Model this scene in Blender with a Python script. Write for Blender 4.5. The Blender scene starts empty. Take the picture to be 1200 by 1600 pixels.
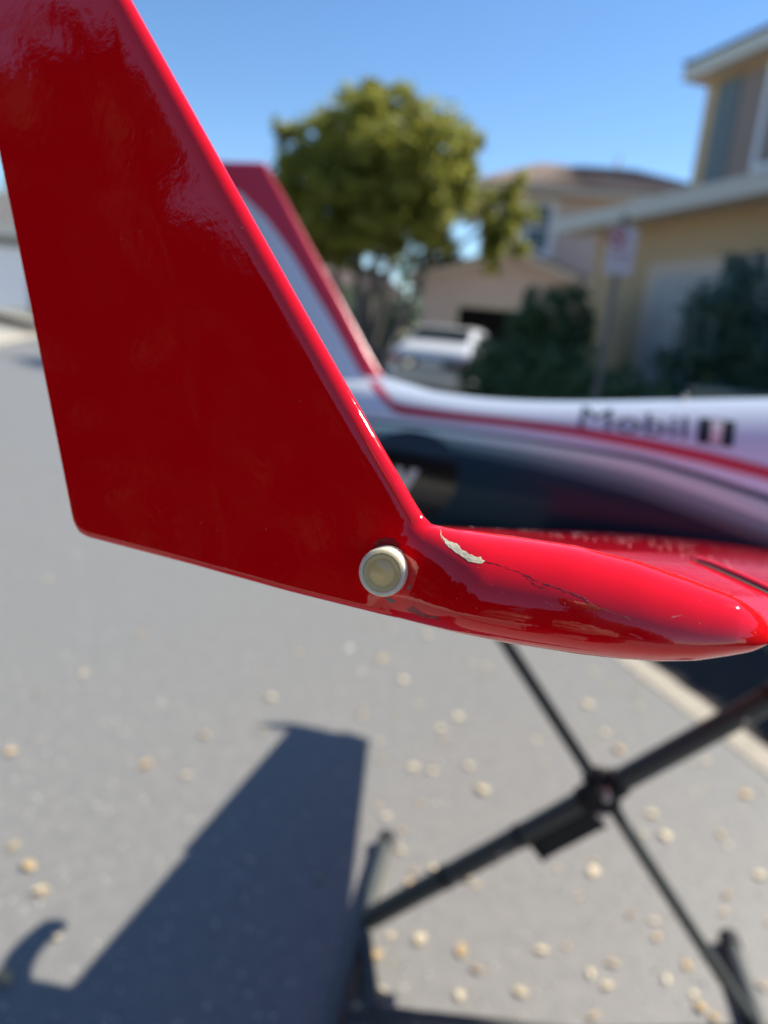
import bpy, bmesh, math, random
import numpy as np
from mathutils import Vector, Matrix, Quaternion
random.seed(7); RNG = np.random.default_rng(7)
SC = bpy.context.scene; COL = SC.collection
R = math.radians

# ------------------------------------------------------------------ camera
CAM_H = 1.30
PITCH, ROLL = R(14.2), R(5.3)
cam = bpy.data.objects.new('camera', bpy.data.cameras.new('camera')); COL.objects.link(cam)
cam.data.sensor_fit = 'VERTICAL'; cam.data.sensor_height = 36; cam.data.lens = 36 * 1110 / 1600
cam.data.clip_start = 0.01; cam.data.clip_end = 2000
_f = Vector((0, math.cos(PITCH), -math.sin(PITCH))); _r0 = Vector((1, 0, 0)); _u0 = _r0.cross(_f)
_r = _r0 * math.cos(ROLL) + _u0 * math.sin(ROLL); _u = -_r0 * math.sin(ROLL) + _u0 * math.cos(ROLL)
cam.matrix_world = Matrix(((_r.x, _u.x, -_f.x, 0), (_r.y, _u.y, -_f.y, 0), (_r.z, _u.z, -_f.z, CAM_H), (0, 0, 0, 1)))
cam.data.dof.use_dof = True; cam.data.dof.focus_distance = 0.243; cam.data.dof.aperture_fstop = 4.9
SC.camera = cam

# ------------------------------------------------------------------ sky and sun
SUN_EL, SUN_AZ = R(44.8), R(21.5)          # azimuth counted from +X towards +Y
sd = Vector((math.cos(SUN_EL) * math.cos(SUN_AZ), math.cos(SUN_EL) * math.sin(SUN_AZ), math.sin(SUN_EL)))
world = bpy.data.worlds.new('World'); SC.world = world; world.use_nodes = True
nt = world.node_tree; bg = nt.nodes['Background']
sky = nt.nodes.new('ShaderNodeTexSky'); sky.sky_type = 'NISHITA'; sky.sun_disc = False
sky.sun_elevation = SUN_EL; sky.sun_rotation = R(90) - SUN_AZ
sky.air_density = 1.0; sky.dust_density = 0.0; sky.ozone_density = 3.0; sky.altitude = 600
hs = nt.nodes.new('ShaderNodeHueSaturation'); hs.inputs['Saturation'].default_value = 1.13
nt.links.new(sky.outputs[0], hs.inputs['Color']); nt.links.new(hs.outputs[0], bg.inputs[0]); bg.inputs[1].default_value = 0.117
sl = bpy.data.lights.new('sun', 'SUN'); sl.energy = 5.0; sl.angle = R(0.53); sl.color = (1, 0.95, 0.87)
so = bpy.data.objects.new('sun', sl); COL.objects.link(so); so.rotation_euler = sd.to_track_quat('Z', 'Y').to_euler(); so.location = (0, 0, 30)
SC.view_settings.view_transform = 'Standard'; SC.view_settings.look = 'None'
SC.view_settings.gamma = 1; SC.view_settings.exposure = 0.66
SC.render.engine = 'CYCLES'

# ------------------------------------------------------------------ helpers
def mat(name, col, rough=0.6, metal=0.0, coat=0.0, spec=0.5, var=None, bump=None, trans=None, coat_rough=0.03):
    """var = (scale, second colour, contrast); bump = list of (scale, strength, distance)"""
    m = bpy.data.materials.new(name); m.use_nodes = True; n = m.node_tree.nodes; L = m.node_tree.links
    b = n['Principled BSDF']; b.inputs['Base Color'].default_value = (*col, 1); b.inputs['Roughness'].default_value = rough
    b.inputs['Metallic'].default_value = metal; b.inputs['Coat Weight'].default_value = coat
    b.inputs['Coat Roughness'].default_value = coat_rough; b.inputs['Specular IOR Level'].default_value = spec
    tc = n.new('ShaderNodeTexCoord')
    if var:
        prev = None
        for sc_, c2, amt in (var if isinstance(var, list) else [var]):
            t = n.new('ShaderNodeTexNoise'); t.inputs['Scale'].default_value = sc_; t.inputs['Detail'].default_value = 5
            L.new(tc.outputs['Object'], t.inputs['Vector'])
            r = n.new('ShaderNodeValToRGB'); r.color_ramp.elements[0].position = 0.5 - 0.5 / amt; r.color_ramp.elements[1].position = 0.5 + 0.5 / amt
            L.new(t.outputs['Fac'], r.inputs[0])
            x = n.new('ShaderNodeMix'); x.data_type = 'RGBA'
            L.new(r.outputs[0], x.inputs['Factor'])
            if prev: L.new(prev, x.inputs['A'])
            else: x.inputs['A'].default_value = (*col, 1)
            x.inputs['B'].default_value = (*c2, 1); prev = x.outputs['Result']
        L.new(prev, b.inputs['Base Color'])
    if bump:
        prev = None
        for sc_, st, dist in bump:
            t = n.new('ShaderNodeTexNoise'); t.inputs['Scale'].default_value = sc_; t.inputs['Detail'].default_value = 3
            L.new(tc.outputs['Object'], t.inputs['Vector'])
            bp = n.new('ShaderNodeBump'); bp.inputs['Strength'].default_value = st; bp.inputs['Distance'].default_value = dist
            L.new(t.outputs['Fac'], bp.inputs['Height'])
            if prev: L.new(prev, bp.inputs['Normal'])
            prev = bp.outputs['Normal']
        L.new(prev, b.inputs['Normal']); 
        if coat: L.new(prev, b.inputs['Coat Normal'])
    if trans:
        tr = n.new('ShaderNodeBsdfTranslucent'); tr.inputs[0].default_value = (*trans[1], 1)
        mx = n.new('ShaderNodeMixShader'); mx.inputs[0].default_value = trans[0]
        L.new(b.outputs[0], mx.inputs[1]); L.new(tr.outputs[0], mx.inputs[2])
        L.new(mx.outputs[0], n['Material Output'].inputs[0])
    return m

def empty(name, label=None, cat=None, loc=(0, 0, 0), rz=0, group=None, matrix=None):
    o = bpy.data.objects.new(name, None); COL.objects.link(o); o.empty_display_size = 0.1
    if matrix is not None: o.matrix_world = matrix
    else: o.location = loc; o.rotation_euler = (0, 0, rz)
    if label: o['label'] = label
    if cat: o['category'] = cat
    if group: o['group'] = group
    return o

def mesh(name, v, f, m, parent=None, smooth=False, label=None, cat=None, group=None, kind=None, mats=None, mi=None):
    me = bpy.data.meshes.new(name); me.from_pydata([tuple(map(float, p)) for p in v], [], [tuple(map(int, q)) for q in f])
    for mm in (mats or [m]): me.materials.append(mm)
    if mi is not None: me.polygons.foreach_set('material_index', np.array(mi, dtype=np.int32))
    if smooth: me.polygons.foreach_set('use_smooth', np.ones(len(me.polygons), dtype=bool))
    me.update()
    o = bpy.data.objects.new(name, me); COL.objects.link(o)
    if parent: o.parent = parent
    for k, val in (('label', label), ('category', cat), ('group', group), ('kind', kind)):
        if val: o[k] = val
    return o

class MB:
    """collects simple solids, links them as one mesh object"""
    def __init__(s): s.v = []; s.f = []
    def add(s, v, f):
        k = len(s.v); s.v += [tuple(p) for p in v]; s.f += [tuple(i + k for i in q) for q in f]; return s
    def box(s, a, b, bev=0.0):
        x0, y0, z0 = (min(a[i], b[i]) for i in range(3)); x1, y1, z1 = (max(a[i], b[i]) for i in range(3))
        if bev <= 0:
            v = [(x0, y0, z0), (x1, y0, z0), (x1, y1, z0), (x0, y1, z0), (x0, y0, z1), (x1, y0, z1), (x1, y1, z1), (x0, y1, z1)]
            return s.add(v, [(0, 3, 2, 1), (4, 5, 6, 7), (0, 1, 5, 4), (1, 2, 6, 5), (2, 3, 7, 6), (3, 0, 4, 7)])
        bm = bmesh.new(); bmesh.ops.create_cube(bm, size=1)
        for q in bm.verts: q.co = Vector(((x0 + x1) / 2 + q.co.x * (x1 - x0), (y0 + y1) / 2 + q.co.y * (y1 - y0), (z0 + z1) / 2 + q.co.z * (z1 - z0)))
        bmesh.ops.bevel(bm, geom=bm.edges[:], offset=bev, segments=2, affect='EDGES')
        return s.bm(bm)
    def bm(s, b):
        b.verts.ensure_lookup_table(); b.verts.index_update()
        s.add([v.co[:] for v in b.verts], [[v.index for v in f.verts] for f in b.faces]); b.free(); return s
    def tube(s, pts, rad, n=16, cap=True):
        pts = [Vector(p) for p in pts]; rad = rad if hasattr(rad, '__len__') else [rad] * len(pts)
        v = []; f = []; up = None
        for i, p in enumerate(pts):
            d = (pts[min(i + 1, len(pts) - 1)] - pts[max(i - 1, 0)]).normalized()
            if up is None: up = d.orthogonal().normalized()
            up = (up - d * up.dot(d)).normalized(); w = d.cross(up)
            for k in range(n):
                a = 2 * math.pi * k / n; v.append(p + (up * math.cos(a) + w * math.sin(a)) * rad[i])
        for i in range(len(pts) - 1):
            for k in range(n): f.append((i * n + k, i * n + (k + 1) % n, (i + 1) * n + (k + 1) % n, (i + 1) * n + k))
        if cap: f.append(tuple(range(n))[::-1]); f.append(tuple((len(pts) - 1) * n + k for k in range(n)))
        return s.add(v, f)
    def lathe(s, prof, axis_o, ax, n=48):
        """prof: (radius, distance along axis)"""
        o = Vector(axis_o); ax = Vector(ax).normalized(); u = ax.orthogonal().normalized(); w = ax.cross(u); v = []; f = []
        for r_, h in prof:
            for k in range(n):
                a = 2 * math.pi * k / n; v.append(o + ax * h + (u * math.cos(a) + w * math.sin(a)) * r_)
        for i in range(len(prof) - 1):
            for k in range(n): f.append((i * n + k, i * n + (k + 1) % n, (i + 1) * n + (k + 1) % n, (i + 1) * n + k))
        return s.add(v, f)
    def prism(s, poly, a, b):
        """poly: list of (u, z) extruded along y from a to b: verts (u, y, z)"""
        n = len(poly); v = [(p[0], a, p[1]) for p in poly] + [(p[0], b, p[1]) for p in poly]
        f = [tuple(range(n)), tuple(range(n, 2 * n))[::-1]] + [(i, i + n, (i + 1) % n + n, (i + 1) % n) for i in range(n)]
        return s.add(v, f)
    def build(s, name, m, parent=None, smooth=False, **k):
        o = mesh(name, s.v, s.f, m, parent, smooth, **k)
        if smooth == 'auto':
            o.data.set_sharp_from_angle(angle=R(35))
        return o

def interp(x, pts):
    return np.interp(x, [p[0] for p in pts], [p[1] for p in pts])

def smooth_curve(pts, n=400, k=9):
    """dense, lightly smoothed y(x) table from traced points"""
    xs = np.linspace(pts[0][0], pts[-1][0], n); ys = interp(xs, pts)
    w = np.hanning(k + 2)[1:-1]; w /= w.sum(); yp = np.pad(ys, k // 2, mode='reflect', reflect_type='odd')
    return xs, np.convolve(yp, w, 'valid')

# ------------------------------------------------------------------ materials
M = {}
M['asphalt'] = mat('asphalt', (0.132, 0.128, 0.104), 0.52, var=[(0.55, (0.185, 0.175, 0.140), 2.4), (2.3, (0.112, 0.110, 0.096), 2.8), (14, (0.098, 0.097, 0.086), 3.0), (26, (0.235, 0.222, 0.180), 3.8), (160, (0.12, 0.12, 0.115), 3.5), (420, (0.30, 0.29, 0.27), 4.0)], bump=[(260, 0.5, 0.003)])
M['concrete'] = mat('concrete', (0.52, 0.46, 0.34), 0.85, var=[(3, (0.46, 0.40, 0.30), 3), (90, (0.30, 0.27, 0.22), 4)], bump=[(180, 0.3, 0.002)])
M['driveway'] = mat('driveway_concrete', (0.44, 0.41, 0.35), 0.85, var=(1.5, (0.36, 0.34, 0.29), 3))
M['walk'] = mat('pavement_concrete', (0.30, 0.28, 0.25), 0.85, var=(2.5, (0.24, 0.225, 0.20), 3))
M['mulch'] = mat('bark_mulch', (0.055, 0.04, 0.032), 0.9, var=[(14, (0.10, 0.075, 0.055), 3), (60, (0.03, 0.024, 0.02), 3)], bump=[(60, 1.0, 0.02)])
M['soil'] = mat('soil', (0.16, 0.14, 0.10), 0.9, var=(0.5, (0.10, 0.11, 0.06), 3))
M['red'] = mat('red_gloss_paint', (0.90, 0.0004, 0.006), 0.5, coat=1.0, spec=0.0, bump=[(170, 0.11, 0.0006), (700, 0.05, 0.0002)], coat_rough=0.04)
M['red'].node_tree.nodes['Principled BSDF'].inputs['Coat IOR'].default_value = 1.65
M['fin_red'] = mat('red_fin_paint', (0.62, 0.006, 0.03), 0.30, coat=1.0, spec=0.5, coat_rough=0.28)
M['silver'] = mat('silver_paint', (0.87, 0.90, 0.91), 0.28, metal=0.4, coat=0.6)
M['gunmetal'] = mat('navy_belly_paint', (0.013, 0.042, 0.062), 0.5, coat=0.15, spec=0.12)
M['mid_reflection'] = mat('mid_grey_reflection', (0.20, 0.36, 0.34), 0.45, coat=0.2)  # middle step of the belly's reflection, painted into the colour
M['dark_reflection'] = mat('slate_reflection', (0.062, 0.135, 0.145), 0.45, coat=0.2)  # darkest step of the painted belly reflection
M['pale_reflection'] = mat('pale_grey_reflection', (0.62, 0.90, 0.80), 0.4, coat=0.2)  # reflection painted in; green tint offsets red light bounced off the wing
M['blackpaint'] = mat('black_decal', (0.008, 0.008, 0.009), 0.25, coat=0.8)
M['letter'] = mat('dark_lettering', (0.012, 0.013, 0.015), 0.4)
M['white'] = mat('white_decal', (0.75, 0.74, 0.72), 0.4)
M['stripe'] = mat('red_stripe_film', (0.50, 0.02, 0.05), 0.3, coat=0.6)
M['chip'] = mat('bare_filler', (0.95, 0.85, 0.58), 0.65, var=(180, (0.84, 0.71, 0.42), 2.5), bump=[(500, 0.5, 0.0006)])
M['primer'] = mat('grey_primer', (0.22, 0.20, 0.19), 0.6)
M['crack'] = mat('crack_dark', (0.05, 0.012, 0.012), 0.7)
M['glue'] = mat('dried_glue', (0.34, 0.003, 0.008), 0.35, coat=0.5, bump=[(700, 0.5, 0.0006)])
M['lensring'] = mat('cream_plastic', (1.0, 0.82, 0.60), 0.34, var=(120, (0.94, 0.73, 0.50), 2.5), bump=[(700, 0.25, 0.0003)])
M['lens'] = mat('yellowed_lens', (1.0, 0.72, 0.36), 0.22, coat=0.5, var=(150, (0.95, 0.60, 0.26), 2.0), bump=[(500, 0.3, 0.0004)])
for q_ in ('lensring', 'lens'):
    b_ = M[q_].node_tree.nodes['Principled BSDF']; b_.inputs['Subsurface Weight'].default_value = 1.0; b_.inputs['Subsurface Radius'].default_value = (1, .9, .7); b_.inputs['Subsurface Scale'].default_value = 0.006
M['tube'] = mat('black_tube', (0.060, 0.068, 0.062), 0.48, coat=0.2, bump=[(300, 0.1, 0.0005)])
M['rubber'] = mat('black_rubber', (0.012, 0.012, 0.013), 0.7)
M['steel'] = mat('bolt_steel', (0.45, 0.45, 0.45), 0.25, metal=1.0)
M['leafdry'] = mat('dry_leaf', (0.74, 0.56, 0.30), 0.5, var=(30, (0.62, 0.42, 0.20), 2.5), trans=(0.2, (0.5, 0.3, 0.12)))
M['leafpale'] = mat('dry_leaf_pale', (0.86, 0.76, 0.52), 0.45, var=(30, (0.76, 0.62, 0.38), 2.5), trans=(0.2, (0.5, 0.35, 0.15)))
M['leaftan'] = mat('dry_leaf_tan', (0.46, 0.36, 0.22), 0.6, var=(30, (0.36, 0.26, 0.15), 2.5))
M['grit'] = mat('pale_grit', (0.70, 0.68, 0.60), 0.3, coat=0.5)
M['dust'] = mat('dust_speck', (0.75, 0.60, 0.58), 0.4)

# ------------------------------------------------------------------ street frame: local x = l (across, to the right), local y = a (along the street)
SA = R(18)
def W(l, a, z=0): return Vector((l * math.cos(SA) - a * math.sin(SA), l * math.sin(SA) + a * math.cos(SA), z))
STREET = Matrix.Rotation(SA, 4, 'Z')
def sheet(name, pts, m, z=0, **k):
    return mesh(name, [(*W(l, a)[:2], zz if (zz := (p3[0] if p3 else z)) is not None else z) for l, a, *p3 in pts], [tuple(range(len(pts)))], m, kind='structure', **k)

# ground to the horizon, the road, kerbs, bed, pavement
sheet('ground', [(-600, -600), (600, -600), (600, 600), (-600, 600)], M['soil'], -0.012)
sheet('road', [(-30, -60), (1.92, -60), (1.92, 12.4), (14, 13.2), (14, 60), (-30, 60)], M['asphalt'], 0.0)
b = MB(); prof = [(1.92, -0.02), (1.92, 0.004), (1.96, 0.008), (2.03, 0.010), (2.045, 0.008), (2.045, -0.02)]
b.prism(prof, -40, 12.4); kerb = b.build('kerb', M['concrete'], kind='structure'); kerb.matrix_world = STREET
o = MB().box((2.045, -40, -0.02), (2.75, 12.4, 0.004)).build('planting_bed', M['mulch'], kind='structure'); o.matrix_world = STREET
o = MB().box((2.75, -40, -0.02), (3.70, 12.4, 0.06)).build('pavement', M['walk'], kind='structure'); o.matrix_world = STREET
o = MB().box((3.70, -40, -0.02), (5.72, 12.4, 0.09)).build('garden_bed', M['mulch'], kind='structure'); o.matrix_world = STREET
b = MB(); b.prism([(-4.62, -0.02), (-4.62, 0.11), (-4.46, 0.11), (-4.42, 0.0), (-4.42, -0.02)], -40, 40); o = b.build('far_kerb', M['concrete'], kind='structure'); o.matrix_world = STREET
# rising concrete drive on the left side
o = mesh('driveway', [(-4.62, -40, 0.112), (-4.62, 40, 0.112), (-8.8, 40, 0.84), (-8.8, -40, 0.84), (-30, 40, 0.84), (-30, -40, 0.84)], [(0, 1, 2, 3), (3, 2, 4, 5)], M['driveway'], kind='structure'); o.matrix_world = STREET

# ------------------------------------------------------------------ foliage
def leaf_mat(name, c1, c2, tr=0.38):
    return mat(name, c1, 0.5, spec=0.35, var=(1.6, c2, 2.2), trans=(tr, tuple(min(1, x * 1.6) for x in c1)))
M['leaf_tree'] = leaf_mat('ficus_leaves', (0.30, 0.29, 0.05), (0.13, 0.15, 0.030))
M['leaf_bright'] = leaf_mat('young_leaves', (0.17, 0.19, 0.03), (0.10, 0.13, 0.022))
M['leaf_hedge'] = leaf_mat('hedge_leaves', (0.115, 0.19, 0.085), (0.075, 0.13, 0.060), 0.15)
M['leaf_blue'] = leaf_mat('shrub_leaves', (0.105, 0.20, 0.155), (0.075, 0.135, 0.105), 0.15)
M['bark'] = mat('bark', (0.17, 0.145, 0.12), 0.9, var=(9, (0.10, 0.085, 0.07), 2.5), bump=[(30, 0.6, 0.02)])

def leaves(name, blobs, n, size, m, parent, seed=1, per=45, asp=0.55):
    """blobs: (centre, radii, weight). Leaf quads spread through ellipsoids, thicker near the surface, in clumps"""
    rg = np.random.default_rng(seed); wts = np.array([b_[2] for b_ in blobs], float); wts /= wts.sum()
    V = []
    for (c, r_, _), w in zip(blobs, wts):
        k = int(n * w); nc = max(6, int(k / per))
        d = rg.normal(size=(nc, 3)); d /= np.linalg.norm(d, axis=1)[:, None]
        rad = rg.random(nc) ** (0.40); cl = d * rad[:, None]
        idx = rg.integers(0, nc, k)
        P = cl[idx] + rg.normal(size=(k, 3)) * (0.085 if per == 45 else 0.10)
        V.append(P * np.array(r_) + np.array(c))
    P = np.concatenate(V); k = len(P)
    nrm = rg.normal(size=(k, 3)); nrm[:, 2] = np.abs(nrm[:, 2]) + 0.35; nrm /= np.linalg.norm(nrm, axis=1)[:, None]
    t = np.cross(nrm, rg.normal(size=(k, 3))); t /= np.linalg.norm(t, axis=1)[:, None]; s = np.cross(nrm, t)
    L = size * (0.6 + 0.8 * rg.random(k))[:, None]
    q = np.stack([P - t * L, P + s * L * asp + nrm * L * 0.12, P + t * L, P - s * L * asp + nrm * L * 0.12], 1).reshape(-1, 3)
    f = np.arange(4 * k).reshape(-1, 4)
    o = mesh(name, q, f, m, parent, kind='stuff'); return o

# ficus street tree
TX, TY = -0.85, 18.0
tree = empty('street_tree', 'round-crowned leafy tree with several bare grey trunks behind the white car', 'tree', (TX, TY, 0))
tb = MB(); rg = random.Random(3)
for (dx, dy, h, rr, bend) in [(-0.9, 0.2, 3.9, 0.09, -.5), (-0.3, -0.2, 4.4, 0.11, -.1), (0.45, 0.1, 4.3, 0.10, .25), (1.2, 0.1, 3.9, 0.09, .7), (0.1, 0.6, 4.6, 0.10, 0), (-1.5, 0.4, 3.5, 0.07, -.9)]:
    pts = []; 
    for i in range(8):
        t = i / 7; pts.append((dx * t ** 0.7 * 1.1 + bend * t * t * 0.6 + rg.uniform(-.05, .05), dy * t + rg.uniform(-.05, .05), -0.05 + h * t))
    tb.tube(pts, [0.17 * (1 - t_) + rr * t_ * 0.55 for t_ in np.linspace(0, 1, 8)], 10)
    for _ in range(3):
        k = rg.randint(4, 6); p = Vector(pts[k]); e = p + Vector((rg.uniform(-.9, .9), rg.uniform(-.7, .7), rg.uniform(.5, 1.1)))
        tb.tube([p, (p + e) / 2 + Vector((rg.uniform(-.1, .1),) * 3), e], [rr * .5, rr * .35, rr * .2], 8)
tp = Vector((1.3, 0.1, 3.2)); tb.tube([tp, (2.1, 0, 3.5), (2.9, -.1, 4.1)], [.07, .05, .03], 8)
tb.build('trunk', M['bark'], tree, True)
leaves('crown', [((0.1, 0, 5.0), (2.3, 2.0, 1.45), 5), ((-1.35, -.2, 4.1), (1.35, 1.4, 0.95), 2.4), ((0.9, -.3, 4.2), (1.4, 1.4, 0.95), 2.2), ((0.1, -.2, 5.95), (1.35, 1.3, 0.6), 1.2), ((-0.3, -.6, 3.75), (1.8, 1.2, 0.75), 1.8),
        ((-1.95, 0, 4.9), (0.6, 0.9, 0.9), .8), ((-2.2, 0, 5.6), (0.3, 0.5, 0.45), .12), ((1.9, -.2, 5.0), (0.6, 0.9, 0.8), .7), ((3.05, -.1, 4.1), (0.68, 0.7, 0.95), 1.0), ((2.95, 0, 3.2), (0.42, 0.5, 0.5), .3), ((-1.0, .3, 5.7), (.8, .8, .5), .4), ((1.0, .2, 5.8), (.8, .8, .5), .5), ((-1.9, .2, 3.2), (1.0, .8, .8), .9), ((-.6, .4, 3.1), (1.2, .8, .6), .7)],
       40000, 0.085, M['leaf_tree'], tree, 11, 70)
t2 = empty('young_tree', 'small yellow-green tree seen below the big crown beside the mauve house', 'tree', (1.0, 24.0, 0))
MB().tube([(0, 0, 0), (.05, 0, 1.4), (0, 0, 3.2)], [.08, .06, .03], 8).build('trunk', M['bark'], t2, True)
leaves('crown', [((0, 0, 3.6), (0.85, 0.8, 0.8), 1), ((-.3, 0, 3.0), (0.6, .6, .6), .5)], 4500, 0.075, M['leaf_bright'], t2, 21)

# added unseen trees beside and behind the viewer, darken reflections and block sky light
row = []
for k in range(11):
    c = W(-7.6 - .5 * (k % 2), -30 + 3.6 * k); row.append(((c.x, c.y, 3.5 + .3 * math.sin(k * 2.1)), (2.4, 2.4, 2.3 + .3 * math.sin(k * 3.3)), 1))
    row.append(((c.x, c.y, 1.6), (2.3, 2.3, 1.9), .9))
M['added_row_leaf'] = leaf_mat('added_row_leaves', (0.018, 0.026, 0.010), (0.012, 0.019, 0.008), 0.02)  # nearly black so the gloss paint mirrors little of the added row
M['added_row_leaf'].node_tree.nodes['Principled BSDF'].inputs['Specular IOR Level'].default_value = 0.05
leaves('added_tree_row', row, 100000, 0.27, M['added_row_leaf'], None, 91)

def shrub(name, label, cat, l, a, blobs, n, size, m, seed, stems=True):
    p = W(l, a, 0.08); e = empty(name, label, cat, p, SA)
    if stems:
        sb = MB()
        for k in range(4): sb.tube([(0.05 * (k - 1.5), 0.04 * (-1) ** k, -.02), (0.12 * (k - 1.5), 0.1 * (-1) ** k, 0.5), (0.2 * (k - 1.5), 0.12 * (-1) ** k, blobs[0][0][2])], [.03, .022, .012], 8)
        sb.build('stem', M['bark'], e, True)
    leaves('foliage', blobs, n, size, m, e, seed); return e
shrub('round_shrub', 'dark rounded shrub rising behind the hedge beside the tan garage corner', 'shrub', 4.75, 8.35, [((0, 0, 1.35), (0.55, 0.6, 0.68), 3), ((.1, .1, 0.7), (.6, .6, .5), 1.5)], 9000, 0.04, M['leaf_hedge'], 31)
shrub('large_shrub', 'tall blue-green shrub in front of the garage door, right of the sign', 'shrub', 4.62, 5.05, [((0.05, -.2, 1.40), (0.62, 0.85, 0.72), 3), ((-.05, .1, .8), (.55, .65, .7), 2), ((.2, -.8, 1.1), (.6, .7, 1.0), 2)], 22000, 0.04, M['leaf_blue'], 33)
# clipped hedge along the garden bed, one plant behind another
hp = [(4.15, 8.78, .43), (4.15, 8.3, .44), (4.18, 7.6, .42), (4.15, 6.9, .44), (4.16, 6.2, .42), (4.2, 5.5, .36), (4.1, 4.85, .33), (4.1, 4.2, .30)]
hl = ['dark clipped hedge plant nearest the white car', 'second hedge plant from the white car, left below the rounded shrub', 'dark clipped hedge plant right below the rounded shrub', 'dark clipped hedge plant just left of the sign post', 'dark hedge plant just right of the sign post',
      'low hedge plant in front of the pale garage door', 'low hedge plant left of the pale utility box', 'low hedge plant behind the pale utility box']
for i, ((l, a, hh), lab) in enumerate(zip(hp, hl)):
    e = shrub('hedge_plant', lab, 'hedge', l, a, [((0, 0, hh + .15), (0.36, 0.52, hh + .24), 2), ((0, .1, hh * 1.6), (.33, .48, .35), 1.5)], 6000, 0.034, M['leaf_hedge'], 41 + i)
    e['group'] = 'hedge plants along the garden bed'

# ------------------------------------------------------------------ houses
M['stucco_y'] = mat('tan_yellow_stucco', (0.60, 0.435, 0.25), 0.9, var=(1.2, (0.55, 0.395, 0.222), 3), bump=[(90, 0.35, 0.006)])
M['stucco_m'] = mat('mauve_stucco', (0.74, 0.575, 0.50), 0.9, var=(1.0, (0.68, 0.53, 0.46), 3), bump=[(90, 0.35, 0.006)])
M['stucco_c'] = mat('cream_stucco', (0.50, 0.40, 0.29), 0.9, var=(1.0, (0.45, 0.36, 0.26), 3), bump=[(90, 0.35, 0.006)])
M['stucco_g'] = mat('grey_stucco', (0.30, 0.29, 0.28), 0.9, var=(1.0, (0.26, 0.25, 0.24), 3), bump=[(90, 0.35, 0.006)])
M['trim'] = mat('pale_trim', (0.66, 0.63, 0.54), 0.6)
M['trim_b'] = mat('beige_trim', (0.66, 0.54, 0.42), 0.7)
M['whitetrim'] = mat('white_window_frame', (0.88, 0.87, 0.87), 0.5)
M['door'] = mat('pale_garage_door', (0.44, 0.44, 0.42), 0.5)
M['shutter'] = mat('teal_grey_shutter', (0.15, 0.19, 0.20), 0.6)
M['glass'] = mat('window_glass', (0.03, 0.045, 0.06), 0.08, spec=0.8)
M['glass_brown'] = mat('blind_behind_glass', (0.30, 0.215, 0.175), 0.5)
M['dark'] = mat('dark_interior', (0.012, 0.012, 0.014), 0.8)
M['tile_b'] = mat('brown_roof_tile', (0.22, 0.18, 0.155), 0.85, var=[(3, (0.20, 0.15, 0.12), 3), (14, (0.30, 0.20, 0.15), 3)])
M['tile_g'] = mat('grey_roof_tile', (0.17, 0.165, 0.16), 0.85, var=[(3, (0.13, 0.125, 0.12), 3), (14, (0.20, 0.19, 0.18), 3)])

def tiled_slope(p0, p1, p2, p3, rows, m, parent, name='roof'):
    """roof slope p0-p1 (eave) to p3-p2 (ridge), built as overlapping courses of curved tiles"""
    p0, p1, p2, p3 = (Vector(p) for p in (p0, p1, p2, p3)); n = (p1 - p0).cross(p3 - p0).normalized()
    if n.z < 0: n = -n
    v = []; f = []; nc = max(8, int((p1 - p0).length / 0.10))
    for r in range(rows):
        t0, t1 = r / rows, (r + 1.12) / rows
        for c in range(nc + 1):
            u = c / nc; h = 0.05 * (0.5 + 0.5 * math.cos(c * math.pi))
            a = p0.lerp(p1, u).lerp(p3.lerp(p2, u), t0) + n * (h + 0.05); bb = p0.lerp(p1, u).lerp(p3.lerp(p2, u), min(1, t1)) + n * (h + 0.01)
            v += [a, bb]
        k = r * 2 * (nc + 1)
        for c in range(nc): f.append((k + 2 * c, k + 2 * c + 2, k + 2 * c + 3, k + 2 * c + 1))
    k = len(v); v += [p0, p1, p2, p3]; f.append((k, k + 1, k + 2, k + 3))
    return mesh(name, v, f, m, parent)

def window(parent, c, w, h, axis, m_pane, m_frame, depth=0.08, rows=2, cols=1, fr=0.08):
    """window in a wall facing -x (axis 'x') or -y (axis 'y'); c is the wall-surface centre. Frame with pane sub-parts"""
    def bx(mb, u0, u1, z0, z1, d0, d1):
        if axis == 'x': mb.box((c[0] - d1, c[1] + u0, c[2] + z0), (c[0] - d0, c[1] + u1, c[2] + z1))
        else: mb.box((c[0] + u0, c[1] - d1, c[2] + z0), (c[0] + u1, c[1] - d0, c[2] + z1))
    f = MB(); W2, H2 = w / 2, h / 2
    bx(f, -W2, -W2 + fr, -H2, H2, -.02, .06); bx(f, W2 - fr, W2, -H2, H2, -.02, .06)
    bx(f, -W2 + fr, W2 - fr, H2 - fr, H2, -.02, .057); bx(f, -W2 + fr, W2 - fr, -H2, -H2 + fr, -.02, .075)
    pw, ph = (w - 2 * fr), (h - 2 * fr); rails = []
    for r in range(1, rows): bx(f, -W2 + fr, W2 - fr, -H2 + fr + ph * r / rows - .03, -H2 + fr + ph * r / rows + .03, -.02, .04)
    for q in range(1, cols): bx(f, -W2 + fr + pw * q / cols - .03, -W2 + fr + pw * q / cols + .03, -H2 + fr, H2 - fr, -.02, .036)
    fo = f.build('window', m_frame, parent)
    for r in range(rows):
        for q in range(cols):
            p = MB(); bx(p, -W2 + fr + pw * q / cols, -W2 + fr + pw * (q + 1) / cols, -H2 + fr + ph * r / rows, -H2 + fr + ph * (r + 1) / rows, .004, .012); p.build('pane', m_pane, fo)
    return fo

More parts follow.
